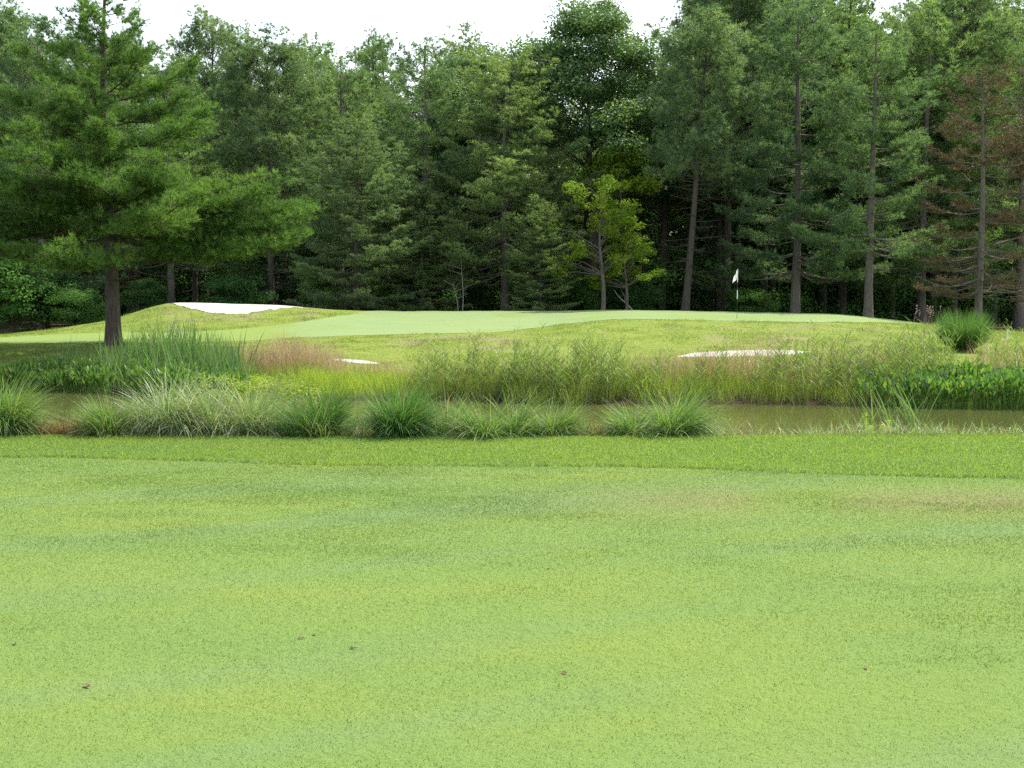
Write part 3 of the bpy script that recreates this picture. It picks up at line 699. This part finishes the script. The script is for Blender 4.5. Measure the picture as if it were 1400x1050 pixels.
o = g.build('broken_limb', M['bark_pale']); o.location = b; tag(o, 'pale broken limb propped in the shade left of the leaning pine', 'fallen branch')

# dark undergrowth that reads as one mass
r = np.random.default_rng(77); n = 620
Yc = r.uniform(60, 90, n); pxc = r.uniform(-120, 1520, n); C = np.stack([(pxc - 700) / F * Yc, Yc, H((pxc - 700) / F * Yc, Yc) + r.uniform(0, 1, n) ** 1.3 * 5.0], 1)
idx = np.repeat(np.arange(n), 95); q = unit(r.normal(size=(len(idx), 3))) * (r.uniform(size=(len(idx), 1)) ** .5) * np.array([1.2, 1.0, .7])
g = Geo(); leaves(g, C[idx] + q, q * .4 + np.array([0, 0, .5]), .2, r.uniform(.1, .6, n)[idx], r)
tag(g.build('undergrowth', M['shrub']), kind='stuff')
n = 3600; Yc = r.uniform(90, 116, n); pxc = r.uniform(-500, 1900, n); X = (pxc - 700) / F * Yc
C = np.stack([X, Yc, H(X, Yc) + r.uniform(0, 1, n) ** 1.25 * 13.5], 1)
idx = np.repeat(np.arange(n), 120); q = unit(r.normal(size=(len(idx), 3))) * (r.uniform(size=(len(idx), 1)) ** .5) * np.array([2.4, 1.6, 1.5])
g = Geo(); leaves(g, C[idx] + q, q * .2 + np.array([0, -.4, .3]), .62, r.uniform(.1, .6, n)[idx], r)
tag(g.build('far_wood', M['shrub']), kind='stuff')

# ---- the big foreground pine
HP = [(0, 3.6), (.22, 3.6), (.26, 5.0), (.33, 5.5), (.38, 5.2), (.45, 4.3), (.545, 3.7), (.64, 2.9), (.72, 2.2), (.80, 1.6), (.88, 1.25), (.94, .9), (1, .4)]
gw, gc = pine(207, 10.9, .205, HP, .70, 6, 14, .20, .016, .55, (-.02, .6), .05, .105, .40, zlo=.235, dead=16, flat=.20, upb=1.0, gapp=.17, inner=.08, extra=[(2.75, -0.45, 5.03), (3.1, -0.2, 5.35), (3.7, -0.55, 4.95), (4.5, -0.3, 4.31), (2.9, 2.6, 5.04), (3.4, 2.9, 5.29), (4.3, 2.5, 4.7), (3.3, -1.7, 2.6), (3.9, -2.3, 3.2), (4.4, -1.5, 3.0), (5.0, -2.1, 2.8), (5.6, -1.6, 2.8), (6.2, -2.2, 2.4), (6.9, -1.8, 2.0), (7.6, -2.0, 1.6), (8.4, -1.8, 1.2), (9.0, -2.1, 0.9)])
print('hero needles', sum(len(f) for f in gc.f))
e = build_tree('white_pine', gw, gc, M['bark_dark'], M['pine_hero']); b = ground_pt(155, 33); e.location = b; e.rotation_euler.z = .4
tag(e, 'large spreading white pine alone on the lawn at left, boughs in bright layers', 'pine tree')

# ------------------------------------------------------------------ flagstick
b = ground_pt(1007, 41.5)
e = empty('flagstick', b); tag(e, 'flagstick with limp white flag and black and white banded pole on the green', 'golf flag')
hh = at(1007, 368, 41.5).z - b.z
bands = [(0, .28, 'black'), (.28, .40, 'black'), (.40, .58, 'white'), (.58, .74, 'black'), (.74, 1.0, 'white')]
g = Geo(); s = np.array([0, 1.]); 
for (a, c, m) in bands:
    rr_ = .008 if a == 0 else .014
    g2 = (0, 1)[m == 'black']; tube(g, np.array([[0, 0, a * hh], [0, 0, c * hh]]), [rr_, rr_], 8, mi=g2)
g.build('pole', [M['white'], M['black']], e)
g = Geo(); nu, nv = 16, 14; u, v = np.meshgrid(np.linspace(0, 1, nu), np.linspace(0, 1, nv), indexing='ij')
# limp cloth: hangs from the hoist, folds gathered near the pole
wd = .48
X = -.018 - wd * .42 * u * (1 - .35 * v) * (.25 + .9 * v ** .7) - .03 * u; Yv = .05 * np.sin(u * 9 + v * 2) * (.3 + u); Zv = hh - .02 - v * .34 - u * .22 * (1 - .2 * v) - .03 * u * np.sin(v * 3)
i, j = np.meshgrid(np.arange(nu - 1), np.arange(nv - 1), indexing='ij')
g.add(np.stack([X, Yv, Zv], -1), np.stack([i * nv + j, (i + 1) * nv + j, (i + 1) * nv + j + 1, i * nv + j + 1], -1).reshape(-1, 4), smooth=True)
g.build('flag', M['cloth'], e)
g = Geo(); th = np.linspace(0, 2 * np.pi, 24, endpoint=False)
tube(g, np.array([[0, 0, hh], [0, 0, hh + .02], [0, 0, hh + .035]]), [.016, .016, .002], 8); g.build('finial', M['black'], e)
# small white marker post by the right edge
b = ground_pt(1377, 37.5); e = empty('marker_stake', b); g = Geo(); tube(g, np.array([[0, 0, -.05], [0, 0, .30], [0, 0, .36], [.0, 0, .40]]), [.028, .028, .026, .004], 8); g.build('post', M['white'], e)
tag(e, 'small white marker stake in the grass near the right edge', 'marker')

# ------------------------------------------------------------------ pond plants
def disc(n, rx, ry, r):
    a = r.uniform(0, 6.283, n); q = np.sqrt(r.uniform(0, 1, n)); return np.stack([q * np.cos(a) * rx, q * np.sin(a) * ry], 1)
def gclump(r, n, rx, ry, h, w, sp=.55, arch=1.3, dryf=.06, tmid=.5, seg=6):
    """a tussock: several crowns of arching blades of uneven height"""
    g = Geo(); nc = max(3, int(rx / .09)); cx = r.uniform(-1, 1, nc) * rx; cy = r.normal(size=nc) * ry * .5; ch = (1 - .45 * (cx / rx) ** 2) * r.uniform(.72, 1.08, nc); cl = r.normal(size=nc) * .25
    which = r.integers(0, nc, n); d = np.column_stack([cx[which], cy[which]]) + r.normal(size=(n, 2)) * np.array([.055, .05])
    az = r.uniform(0, 6.283, n); az = np.where(r.uniform(size=n) < .35, np.where(d[:, 0] > 0, 0, np.pi) + r.normal(size=n) * .6, az)
    hh = h * ch[which] * r.uniform(.35, 1.2, n)
    blades(g, np.column_stack([d, np.zeros(n) - .04]), hh, w * r.uniform(.5, 1.3, n), az, np.abs(r.normal(size=n)) * sp * .55 + .02, arch * r.uniform(.35, 1.5, n) ** 1.3, np.clip(tmid + .22 * r.normal(size=n), 0, 1), r, seg, dry=(r.uniform(size=n) < dryf) * r.uniform(.4, 1, n))
    return g
def bank_z(X, Y): return h1(X, Y)
NB = [ # px centre, depth, half width px, top py, blades, material, label, spread, arch, dry
 (-4, 14.0, 36, 534, 900, 'sedge', 'tall green grass tussock at the left edge of the near bank', .5, 1.2, .05),
 (164, 14.1, 38, 541, 800, 'sedge', 'bright green tussock right of the reddish weeds on the near bank', .5, 1.1, .08),
 (214, 14.1, 52, 537, 850, 'sedge_pale', 'pale silvery tussock, left one of the near bank\'s silvery pair', .45, 1.2, .10),
 (310, 14.2, 58, 533, 950, 'sedge_pale', 'silvery grass tussock beneath the lime green leafy weeds', .45, 1.2, .12),
 (384, 14.3, 36, 543, 620, 'sedge', 'loose thin tussock between the silvery tussock and the bright green one', .4, 1.0, .15),
 (424, 14.0, 30, 545, 620, 'sedge_dark', 'upright bright green tussock left of centre on the near bank', .45, .9, .03),
 (472, 14.1, 34, 552, 460, 'sedge', 'sparse tussock with rusty stems left of the dark round tussock', .5, 1.1, .25),
 (534, 14.0, 36, 541, 1000, 'sedge_dark', 'dense dark green round tussock on the near bank', .7, 1.0, .01),
 (598, 14.1, 38, 556, 330, 'sedge', 'thin airy tussock right of the dark round tussock', .6, 1.1, .15),
 (688, 14.0, 50, 549, 800, 'sedge', 'fresh green tussock forming the left half of the arching pair', .6, 1.3, .04),
 (746, 14.0, 52, 553, 950, 'sedge', 'yellow-green arching tussock forming the right half of the pair', .75, 1.6, .06),
 (908, 14.0, 66, 543, 1500, 'sedge', 'large mounded green tussock standing alone against the open water', .75, 1.6, .02),
]
for n_, (px, Y, hw, ty, nb, mt, lab, sp, ar, dr) in enumerate(NB):
    r = np.random.default_rng(300 + n_); Y -= .42; b = ground_pt(px, Y); rx = hw / F * Y; h_ = zpy(ty, Y) - b.z
    g = gclump(r, int(nb * 3.1), rx * .92, .28, h_ * 1.62, .0155, sp, ar * 1.35, dr + .03)
    o = g.build('grass_tussock', M[mt]); o.location = b; tag(o, lab, 'grass tussock', 'grass tussocks on the near bank')

def stuffbed(name, fn, mats): g = Geo(); fn(g); return tag(g.build(name, mats), kind='stuff')
def strip(n, px0, px1, y0, y1, r):
    px = r.uniform(px0, px1, n); Y = r.uniform(y0, y1, n); X = (px - 700) / F * Y; return np.stack([X, Y, H(X, Y)], 1), px
r = np.random.default_rng(55)
# low weeds along the near bank (reddish, tangled)
def weeds(g):
    for (a, b, n, h, red) in [(28, 135, 1500, .27, .8), (135, 520, 900, .20, .5), (560, 660, 260, .18, .4), (785, 855, 420, .22, .5), (960, 1440, 420, .13, .25), (-60, 30, 300, .22, .3)]:
        B, px = strip(n, a, b, 13.45, 14.4, r)
        blades(g, B, h * r.uniform(.4, 1.25, n) + np.maximum(0, -B[:, 2]) * .7, .009 * r.uniform(.6, 1.6, n), r.uniform(0, 6.283, n), r.uniform(0, .6, n), r.uniform(.2, 1.2, n), np.clip(r.normal(size=n) * .25 + .6, 0, 1), r, 3, dry=(r.uniform(size=n) < red) * r.uniform(.2, .9, n))
        # little leaves
        k = n * 2; B2, _ = strip(k, a, b, 13.5, 14.3, r); B2[:, 2] = np.maximum(B2[:, 2], -.25) + r.uniform(0, h * .8, k)
        leaves(g, B2, np.array([0, 0, 1.]), .035, np.clip(r.normal(size=k) * .3 + .6, 0, 1), r, .45)
stuffbed('bank_weeds', weeds, M['redweed'])
def loose(g):
    for (a, b, n, h) in [(130, 450, 900, .42), (450, 640, 420, .30), (640, 800, 320, .30), (850, 970, 160, .3), (-60, 60, 200, .3), (140, 450, 2000, .52), (960, 1430, 1000, .16), (1100, 1300, 420, .24), (960, 1430, 300, .26)]:
        B, px = strip(n, a, b, 13.4, 14.3, r); hv = h * r.uniform(.3, 1.25, n) * (.4 + 1.2 * fbm(px * .03, px * 0 + 4, 71, 3))
        blades(g, B, hv + np.maximum(0, -B[:, 2]) * .7, .010 * r.uniform(.5, 1.4, n), r.uniform(0, 6.283, n), np.abs(r.normal(size=n)) * .3, r.uniform(.3, 1.8, n), np.clip(r.normal(size=n) * .25 + .5, 0, 1), r, 5, dry=(r.uniform(size=n) < .22) * r.uniform(.4, 1, n))
stuffbed('bank_grass', loose, M['sedge_pale'])
# flowers on near bank
def yflow(g):
    for px, py, nn in [(247, 580, 26), (306, 588, 10), (820, 585, 16), (246, 590, 10)]:
        P0 = at(px, py, 13.7); c = np.array(P0) + r.normal(size=(nn, 3)) * np.array([.05, .05, .04]); leaves(g, c, np.array([0, -.4, 1.]), .03, .5, r, .9)
        blades(g, np.column_stack([c[:, :2], H(c[:, 0], c[:, 1])]), np.maximum(.02, c[:, 2] - H(c[:, 0], c[:, 1])), .004, r.uniform(0, 6, nn), 0., 0., .5, r, 2, 'stem', mi=1)
g = Geo(); yflow(g); o = g.build('yellow_wildflowers', [M['flower_y'], M['sedge']]); tag(o, kind='stuff')

def bed_blades(g, n, a, b, y0, y1, h, w, sp=.25, arch=.5, dryf=.1, tm=.5, prof='taper', seg=4, mi=0, wl=None):
    px = r.uniform(a, b, n) + r.normal(size=n) * 13; Y = yw(px) + y0 + (y1 - y0) * r.uniform(0, 1, n) + 1.1 * (fbm(px * .025, px * 0 + 7, 81, 3) - .5); X = (px - 700) / F * Y; z = np.maximum(H(X, Y), WATER - .1)
    hv = h * r.uniform(.5, 1.15, n) * (.45 + 1.1 * fbm(X * 1.3, Y * .9, 61, 3))
    blades(g, np.stack([X, Y, z - .02], 1), hv, w * r.uniform(.6, 1.3, n), r.uniform(0, 6.283, n), np.abs(r.normal(size=n)) * sp, r.uniform(.2, 1.4, n) * arch, np.clip(tm + .15 * r.normal(size=n) + 1.0 * (fbm(X * 1.1, Y * .8, 63, 3) - .5), 0, 1), r, seg, prof, dry=(r.uniform(size=n) < dryf) * r.uniform(.4, 1, n), mi=mi)
def reeds(g, px, Y, h, r, nl=9, mi=0, dryf=.08):
    """common reed stems with alternate drooping leaves"""
    n = len(px); X = (px - 700) / F * Y; z = np.maximum(H(X, Y), WATER - .1)
    lean = np.abs(r.normal(size=n)) * .08; az = r.normal(size=n) * .6 + .3; B = np.stack([X, Y, z], 1); t = np.clip(.5 + .2 * r.normal(size=n), 0, 1)
    blades(g, B, h, .010, az, lean, .12, t, r, 4, 'stem', mi=mi)
    for k in range(nl):
        s = .30 + .68 * k / nl + r.uniform(-.03, .03, n); P0 = B + np.stack([np.cos(az) * h * s * lean * 1.4, np.sin(az) * h * s * lean * 1.4, h * s * .985], 1)
        la = r.normal(size=n) * .9 + (0 if k % 2 else np.pi) * .9
        blades(g, P0, (.34 - .012 * k) * r.uniform(.7, 1.2, n), .022 * r.uniform(.7, 1.2, n), la, r.uniform(.3, .8, n), r.uniform(.3, 1.0, n), np.clip(t + .12 * r.normal(size=n), 0, 1), r, 3, 'leaf', dry=(r.uniform(size=n) < dryf) * .8, mi=mi)
def lance(g, n, a, b, y0, y1, h, r, flower=0.):
    """pickerelweed: upright stalks, broad pointed leaves"""
    px = r.uniform(a, b, n); Y = yw(px) + r.uniform(y0, y1, n); X = (px - 700) / F * Y; z = np.maximum(H(X, Y), WATER)
    hv = h * r.uniform(.5, 1.15, n) * (.6 + .8 * fbm(X * 1.4, Y, 66, 3)); az = r.uniform(0, 6.283, n); t = np.clip(.5 + .22 * r.normal(size=n), 0, 1)
    th = np.abs(r.normal(size=n)) * .15; tip = blades(g, np.stack([X, Y, z - .03], 1), hv * .75, .010, az, th, .15, t, r, 2, 'stem')
    blades(g, tip, .15 * r.uniform(.7, 1.3, n), .060 * r.uniform(.6, 1.3, n), az, th + .1, r.uniform(0, .9, n), t, r, 4, 'lance')
    if flower:
        m = int(n * flower); P0 = tip[:m] + np.array([0, 0, .05]); 
        for q in range(5): leaves(g, P0 + np.array([0, 0, .03 * q]) + r.normal(size=(m, 3)) * .01, np.array([0, 0, .3]), .035, .5, r, .9, mi=1)

stuffbed('pickerelweed', lambda g: lance(g, 2600, -80, 150, -.3, 1.1, .42, r, .02), [M['pick'], M['flower_p']])
stuffbed('pickerelweed', lambda g: (lance(g, 3600, 1240, 1480, -.3, 1.3, .47, r, .06), lance(g, 260, 1170, 1250, -.2, .8, .45, r, .1)), [M['pick'], M['flower_p']])
stuffbed('pickerelweed', lambda g: lance(g, 1500, 180, 330, -.4, .8, .42, r, .02), [M['pick'], M['flower_p']])
def cat(g):
    bed_blades(g, 1100, 150, 330, -.2, 2.6, 1.15, .028, .16, .35, .05, .5, 'leaf', 5)
    bed_blades(g, 520, 178, 322, 1.0, 3.4, 1.25, .026, .14, .3, .05, .55, 'leaf', 5)
    bed_blades(g, 500, 60, 165, .2, 2.0, .72, .022, .16, .3, .05, .5, 'leaf', 5)
stuffbed('cattail_bed', cat, M['cattail'])
def tawny(g):
    bed_blades(g, 2600, 325, 456, 2.6, 5.0, .85, .009, .18, .35, .35, .55)
    bed_blades(g, 700, 450, 560, 2.5, 4.0, .45, .009, .2, .35, .3, .5)
    bed_blades(g, 2300, 872, 1050, 1.2, 3.4, .82, .009, .2, .35, .5, .5)
    bed_blades(g, 2100, 1050, 1240, 1.0, 3.2, .88, .009, .2, .35, .5, .5)
    bed_blades(g, 900, 1335, 1470, 3.4, 5.6, .8, .009, .2, .35, .5, .5)
    bed_blades(g, 1300, 560, 870, .8, 2.8, .72, .009, .22, .4, .2, .4)
stuffbed('tawny_grass', tawny, M['tawny'])
def lime(g):
    bed_blades(g, 3400, 412, 562, .15, 2.2, .46, .012, .22, .5, .03, .5)
    bed_blades(g, 2200, 870, 1060, .2, 2.0, .52, .011, .2, .5, .1, .45)
    bed_blades(g, 3200, 555, 870, .1, 2.0, .58, .012, .22, .5, .10, .40)
    bed_blades(g, 1800, 1050, 1240, .1, 2.0, .58, .012, .22, .5, .15, .35)
    bed_blades(g, 1200, 325, 460, 1.2, 3.2, .5, .011, .22, .5, .15, .45)
stuffbed('lime_grass', lime, M['lime'])
def reedbed(g):
    def put(n, a, b, y0, y1, h): 
        px = r.uniform(a, b, n); Y = yw(px) + r.uniform(y0, y1, n); reeds(g, px, Y, h * r.uniform(.6, 1.12, n), r)
    put(90, 560, 700, .1, 1.6, .80); put(120, 690, 840, .0, 1.8, 1.22); put(34, 700, 835, .2, 1.6, 1.5); put(16, 580, 690, .3, 1.8, 1.25); put(44, 1060, 1240, .2, 1.8, 1.42); put(90, 690, 850, .0, 1.2, .8); put(50, 830, 905, .1, 1.6, .8); put(46, 905, 1060, .3, 1.8, .95)
    put(190, 1055, 1250, .0, 2.0, 1.05); put(120, 1215, 1300, .8, 3.2, 1.35); put(60, 1335, 1440, 2.5, 5, 1.2); put(20, 600, 680, .5, 2, 1.25)
    bed_blades(g, 2600, 550, 870, -.05, 1.2, .55, .010, .3, .6, .5, .3)
    bed_blades(g, 2400, 870, 1250, -.05, 1.0, .45, .010, .35, .7, .6, .3)
    bed_blades(g, 700, 410, 560, -.05, .3, .25, .010, .35, .7, .7, .2)
stuffbed('reed_bed', reedbed, M['reed'])
# single tall reeds that stand out
RD = [(851, 25.6, 447, 'tall lone reed standing above the bank right of the centre reed bed'), (731, 25.0, 458, 'tallest reed at the left end of the centre reed bed'), (811, 25.2, 462, 'tall reed at the right end of the centre reed bed'),
      (1070, 24.6, 462, 'tall reed in front of the right end of the low bunker'), (982, 25.0, 455, 'thin tall reed above the low bunker'), (1172, 25.2, 452, 'tall reed at the bank left of the round pampas clump'), (637, 25.4, 462, 'slender reed left of the centre reed bed before the dry slope')]
for q, (px, Y, ty, lab) in enumerate(RD):
    g = Geo(); rq = np.random.default_rng(400 + q); b = ground_pt(px, Y)
    reeds(g, np.full(3, px) + rq.normal(size=3) * 4, np.full(3, Y), (zpy(ty, Y) - b.z) * np.array([1., .86, .74]), rq, 10)
    o = g.build('reed', M['reed']); o.data.transform(__import__('mathutils').Matrix.Translation(-b)); o.location = b; tag(o, lab, 'reed', 'tall single reeds')
# lime leafy weeds
g = Geo(); r = np.random.default_rng(91); b = at(356, 545, 22.5); b.z = WATER
for q in range(46):
    c = np.array([np.clip(r.normal(), -1.8, 1.8) * .62, r.normal() * .3, r.uniform(.1, .66)]); nn = 60; qv = unit(r.normal(size=(nn, 3))) * r.uniform(size=(nn, 1)) ** .5 * np.array([.24, .2, .16])
    leaves(g, c + qv, np.array([0, -.2, 1.]), .085, r.uniform(.3, .8), r, .45); blades(g, np.array([[c[0], c[1], 0]]), c[2], .01, np.zeros(1), .02, .02, .4, r, 3, 'stem')
o = g.build('leafy_weed', M['lime']); o.location = b; tag(o, 'lime green leafy weed spilling into the pond behind the silvery tussocks', 'weed')
# pampas-like round clump
r = np.random.default_rng(92); b = ground_pt(1316, 33.2); n = 5200; d = disc(n, .30, .30, r); az = np.arctan2(d[:, 1], d[:, 0]) + r.normal(size=n) * .5; th = np.arccos(r.uniform(.30, 1, n)); hb = zpy(416, 33.2) - b.z
Lb = hb * (np.cos(th) * .72 + .30) * np.where(r.uniform(size=n) < .75, r.uniform(.86, 1.03, n), r.uniform(.4, .9, n))
g = Geo(); blades(g, np.column_stack([d, np.zeros(n)]), Lb, .012 * r.uniform(.6, 1.2, n), az, th * .8, r.uniform(.05, .35, n), np.clip(.5 + .2 * r.normal(size=n), 0, 1), r, 5, dry=(r.uniform(size=n) < .05) * .7)
o = g.build('ornamental_grass', M['sedge_dark']); o.location = b; tag(o, 'round upright ornamental grass clump on the lawn at right', 'grass clump')
# dry plumes left of it
b = ground_pt(1258, 37); g = Geo(); r = np.random.default_rng(93); n = 13; B = np.column_stack([r.normal(size=n) * .26, r.normal(size=n) * .1, np.zeros(n)]); hv = (zpy(424, 37) - b.z) * r.uniform(.7, 1.03, n)
tip = blades(g, B, hv, .012, r.normal(size=n) * .5, .05, .12, .5, r, 4, 'stem'); 
for q in range(5): leaves(g, tip - np.array([0, 0, .05 * q]) + r.normal(size=tip.shape) * .012, np.array([0, -1, .3]), .07, .5, r, .5)
o = g.build('dry_plume_stalks', M['plume']); o.location = b; tag(o, 'bunch of dry plume stalks against the dark wood left of the round grass clump', 'dry grass')
# cattail fans leaning out over the water, right
for q, (px, Y, ty, n, lab) in enumerate([(1098, 16.6, 556, 16, 'small fan of iris-like blades in the water below the low bunker'), (1196, 17.4, 508, 34, 'leaning cattail fan in the water, left of the two on the right'), (1248, 17.8, 502, 40, 'larger cattail fan in the water beside the broad-leaved bed at right')]):
    rq = np.random.default_rng(500 + q); X = (px - 700) / F * Y; b = Vector((X, Y, WATER)); h_ = zpy(ty, Y) - WATER; d = disc(n, .35 if q else .15, .25, rq)
    g = Geo(); blades(g, np.column_stack([d, np.full(n, -.05)]), h_ * rq.uniform(.5, 1.1, n), .020 * rq.uniform(.7, 1.2, n), np.where(rq.uniform(size=n) < .65, np.pi, 0) + rq.normal(size=n) * .5, rq.uniform(.02, .35, n), rq.uniform(.1, .9, n), np.clip(.6 + .25 * rq.normal(size=n), 0, 1), rq, 6, 'leaf', dry=(rq.uniform(size=n) < .12) * .8)
    o = g.build('cattail', M['cattail']); o.location = b; tag(o, lab, 'cattail', 'cattail fans in the pond')
# goldenrod-like yellow weed
b = ground_pt(1189, 14.1); g = Geo(); r = np.random.default_rng(95)
for q in range(9):
    x, y = r.normal() * .14, r.normal() * .1; hh_ = r.uniform(.25, .48); az = np.zeros(1)
    blades(g, np.array([[x, y, -.02]]), hh_, .008, az, .05, .1, .4, r, 3, 'stem'); nn = 70; zz = r.uniform(.25, 1, nn) * hh_
    leaves(g, np.column_stack([x + r.normal(size=nn) * .03 * (1.3 - zz / hh_), y + r.normal(size=nn) * .03, zz]), np.array([0, -.3, 1.]), .05, np.clip(.4 + zz / hh_ * .5, 0, 1), r, .35)
o = g.build('goldenrod', M['lime']); o.location = b; tag(o, 'yellow-green feathery weed clump at the near bank on the right', 'weed')
# white wildflowers behind the cattails
b = ground_pt(241, 31.5); g = Geo(); r = np.random.default_rng(96)
for q in range(9):
    x = r.normal() * .22; y = r.normal() * .15; h_ = r.uniform(.55, .85); blades(g, np.array([[x, y, 0]]), h_, .012, np.zeros(1), .0, .0, .5, r, 2, 'stem', mi=1)
    leaves(g, np.column_stack([x + r.normal(size=22) * .05, y + r.normal(size=22) * .05, h_ + r.normal(size=22) * .015]), np.array([0, -.3, 1.]), .035, .5, r, .9)
o = g.build('white_wildflowers', [M['flower_w'], M['cattail']]); o.location = b; tag(o, 'cluster of white flower heads above the cattails before the lawn', 'wildflowers')

# ------------------------------------------------------------------ fallen leaves on the fairway
LV = [(20, 880, 'curled brown leaf lying on the fairway near the left edge'), (119, 940, 'largest brown leaf on the fairway at lower left'), (411, 871, 'small tan leaf on the fairway, left of the other leaves near the middle'), (430, 866, 'pale leaf on the fairway, farthest of the leaves near the middle'),
      (482, 885, 'tan leaf on the fairway, nearest the picture\'s middle'), (771, 920, 'buff leaf on the fairway right of the middle'), (1184, 912, 'brown leaf on the fairway at lower right'), (750, 774, 'dark twig-like leaf on the fairway below the pond, mid right')]
for q, (px, py, lab) in enumerate(LV):
    Y = EYE * F / (py - 410) * .99; P0 = at(px, py, Y); rq = np.random.default_rng(600 + q); z0 = h1(P0.x, Y) + .004; L = .022 if q == 1 else .016
    nu, nv = 8, 5; u, v = np.meshgrid(np.linspace(-1, 1, nu), np.linspace(-1, 1, nv), indexing='ij')
    wdt = (1 - u ** 2) ** .6 * (1 + .25 * np.sin(u * 9)) * .42
    X = u * L; Yv = v * wdt * L; Zv = L * (.35 * v ** 2 * (1 - u ** 2) + .30 * u ** 2 * rq.uniform(.4, 1.2)) + .002 * rq.normal(size=u.shape)
    g = Geo(); i, j = np.meshgrid(np.arange(nu - 1), np.arange(nv - 1), indexing='ij'); g.add(np.stack([X, Yv, Zv], -1), np.stack([i * nv + j, (i + 1) * nv + j, (i + 1) * nv + j + 1, i * nv + j + 1], -1).reshape(-1, 4), smooth=True)
    tube(g, np.array([[L, 0, .3 * L], [L * 1.3, .1 * L, .25 * L], [L * 1.6, .25 * L, .3 * L]]), [.0015, .0013, .001], 4)
    o = g.build('fallen_leaf', M['dead']); o.location = (P0.x, Y, z0); o.rotation_euler.z = rq.uniform(0, 6.28); tag(o, lab, 'leaf', 'fallen leaves on the fairway')

for k, p in PROTO.items():
    if not p[1]:
        for c in list(p[0].children): bpy.data.objects.remove(c)
        bpy.data.objects.remove(p[0])

# ------------------------------------------------------------------ light, sky, camera
EL, AZV = math.radians(57), Vector((.72, .55, 0)).normalized()
tosun = Vector((AZV.x * math.cos(EL), AZV.y * math.cos(EL), math.sin(EL)))
sun = bpy.data.lights.new('sun', 'SUN'); sun.energy = 4.4; sun.angle = math.radians(.53); sun.color = (1, .95, .86)
so = bpy.data.objects.new('sun', sun); COL.objects.link(so); so.rotation_euler = tosun.to_track_quat('Z', 'Y').to_euler()
w = bpy.data.worlds.new('World'); scene.world = w; w.use_nodes = True; nt = w.node_tree; nt.nodes.clear()
sky = nt.nodes.new('ShaderNodeTexSky'); sky.sky_type = 'NISHITA'; sky.sun_disc = False; sky.sun_elevation = EL; sky.sun_rotation = math.atan2(tosun.x, tosun.y)
sky.air_density = 1.0; sky.dust_density = 5.0; sky.ozone_density = 1.0
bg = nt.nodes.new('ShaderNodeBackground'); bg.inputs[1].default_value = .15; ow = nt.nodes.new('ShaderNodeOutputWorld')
tc = nt.nodes.new('ShaderNodeTexCoord'); sp = nt.nodes.new('ShaderNodeSeparateXYZ'); nt.links.new(tc.outputs['Generated'], sp.inputs[0])
hz = ramp(nt, [(0, (4.6, 4.8, 5.0)), (.26, (4.6, 4.8, 5.0)), (.55, (.4, .42, .45)), (1, (.1, .1, .1))]); nt.links.new(sp.outputs['Z'], hz.inputs[0])   # pale band added low in the sky, brightened as fill for the wood's front
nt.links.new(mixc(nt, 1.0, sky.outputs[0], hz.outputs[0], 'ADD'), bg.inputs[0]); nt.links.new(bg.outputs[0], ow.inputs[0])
cam = bpy.data.cameras.new('camera'); cam.sensor_width = 36; cam.lens = 36 * F / 1400; cam.clip_end = 3000; cam.clip_start = .05
co = bpy.data.objects.new('camera', cam); COL.objects.link(co); co.location = (0, 0, EYE); co.rotation_euler = (math.pi / 2 - PITCH, 0, 0)
scene.camera = co
scene.view_settings.view_transform = 'Standard'; scene.view_settings.look = 'None'; scene.view_settings.gamma = 1
scene.view_settings.exposure = .76
scene.cycles.max_bounces = 6; scene.cycles.diffuse_bounces = 4; scene.cycles.glossy_bounces = 2; scene.cycles.transmission_bounces = 3
scene.cycles.use_denoising = False
scene.cycles.denoiser = 'OPENIMAGEDENOISE'
scene.cycles.denoising_input_passes = 'RGB_ALBEDO_NORMAL'
scene.cycles.denoising_prefilter = 'ACCURATE'
scene.cycles.sample_clamp_indirect = 6
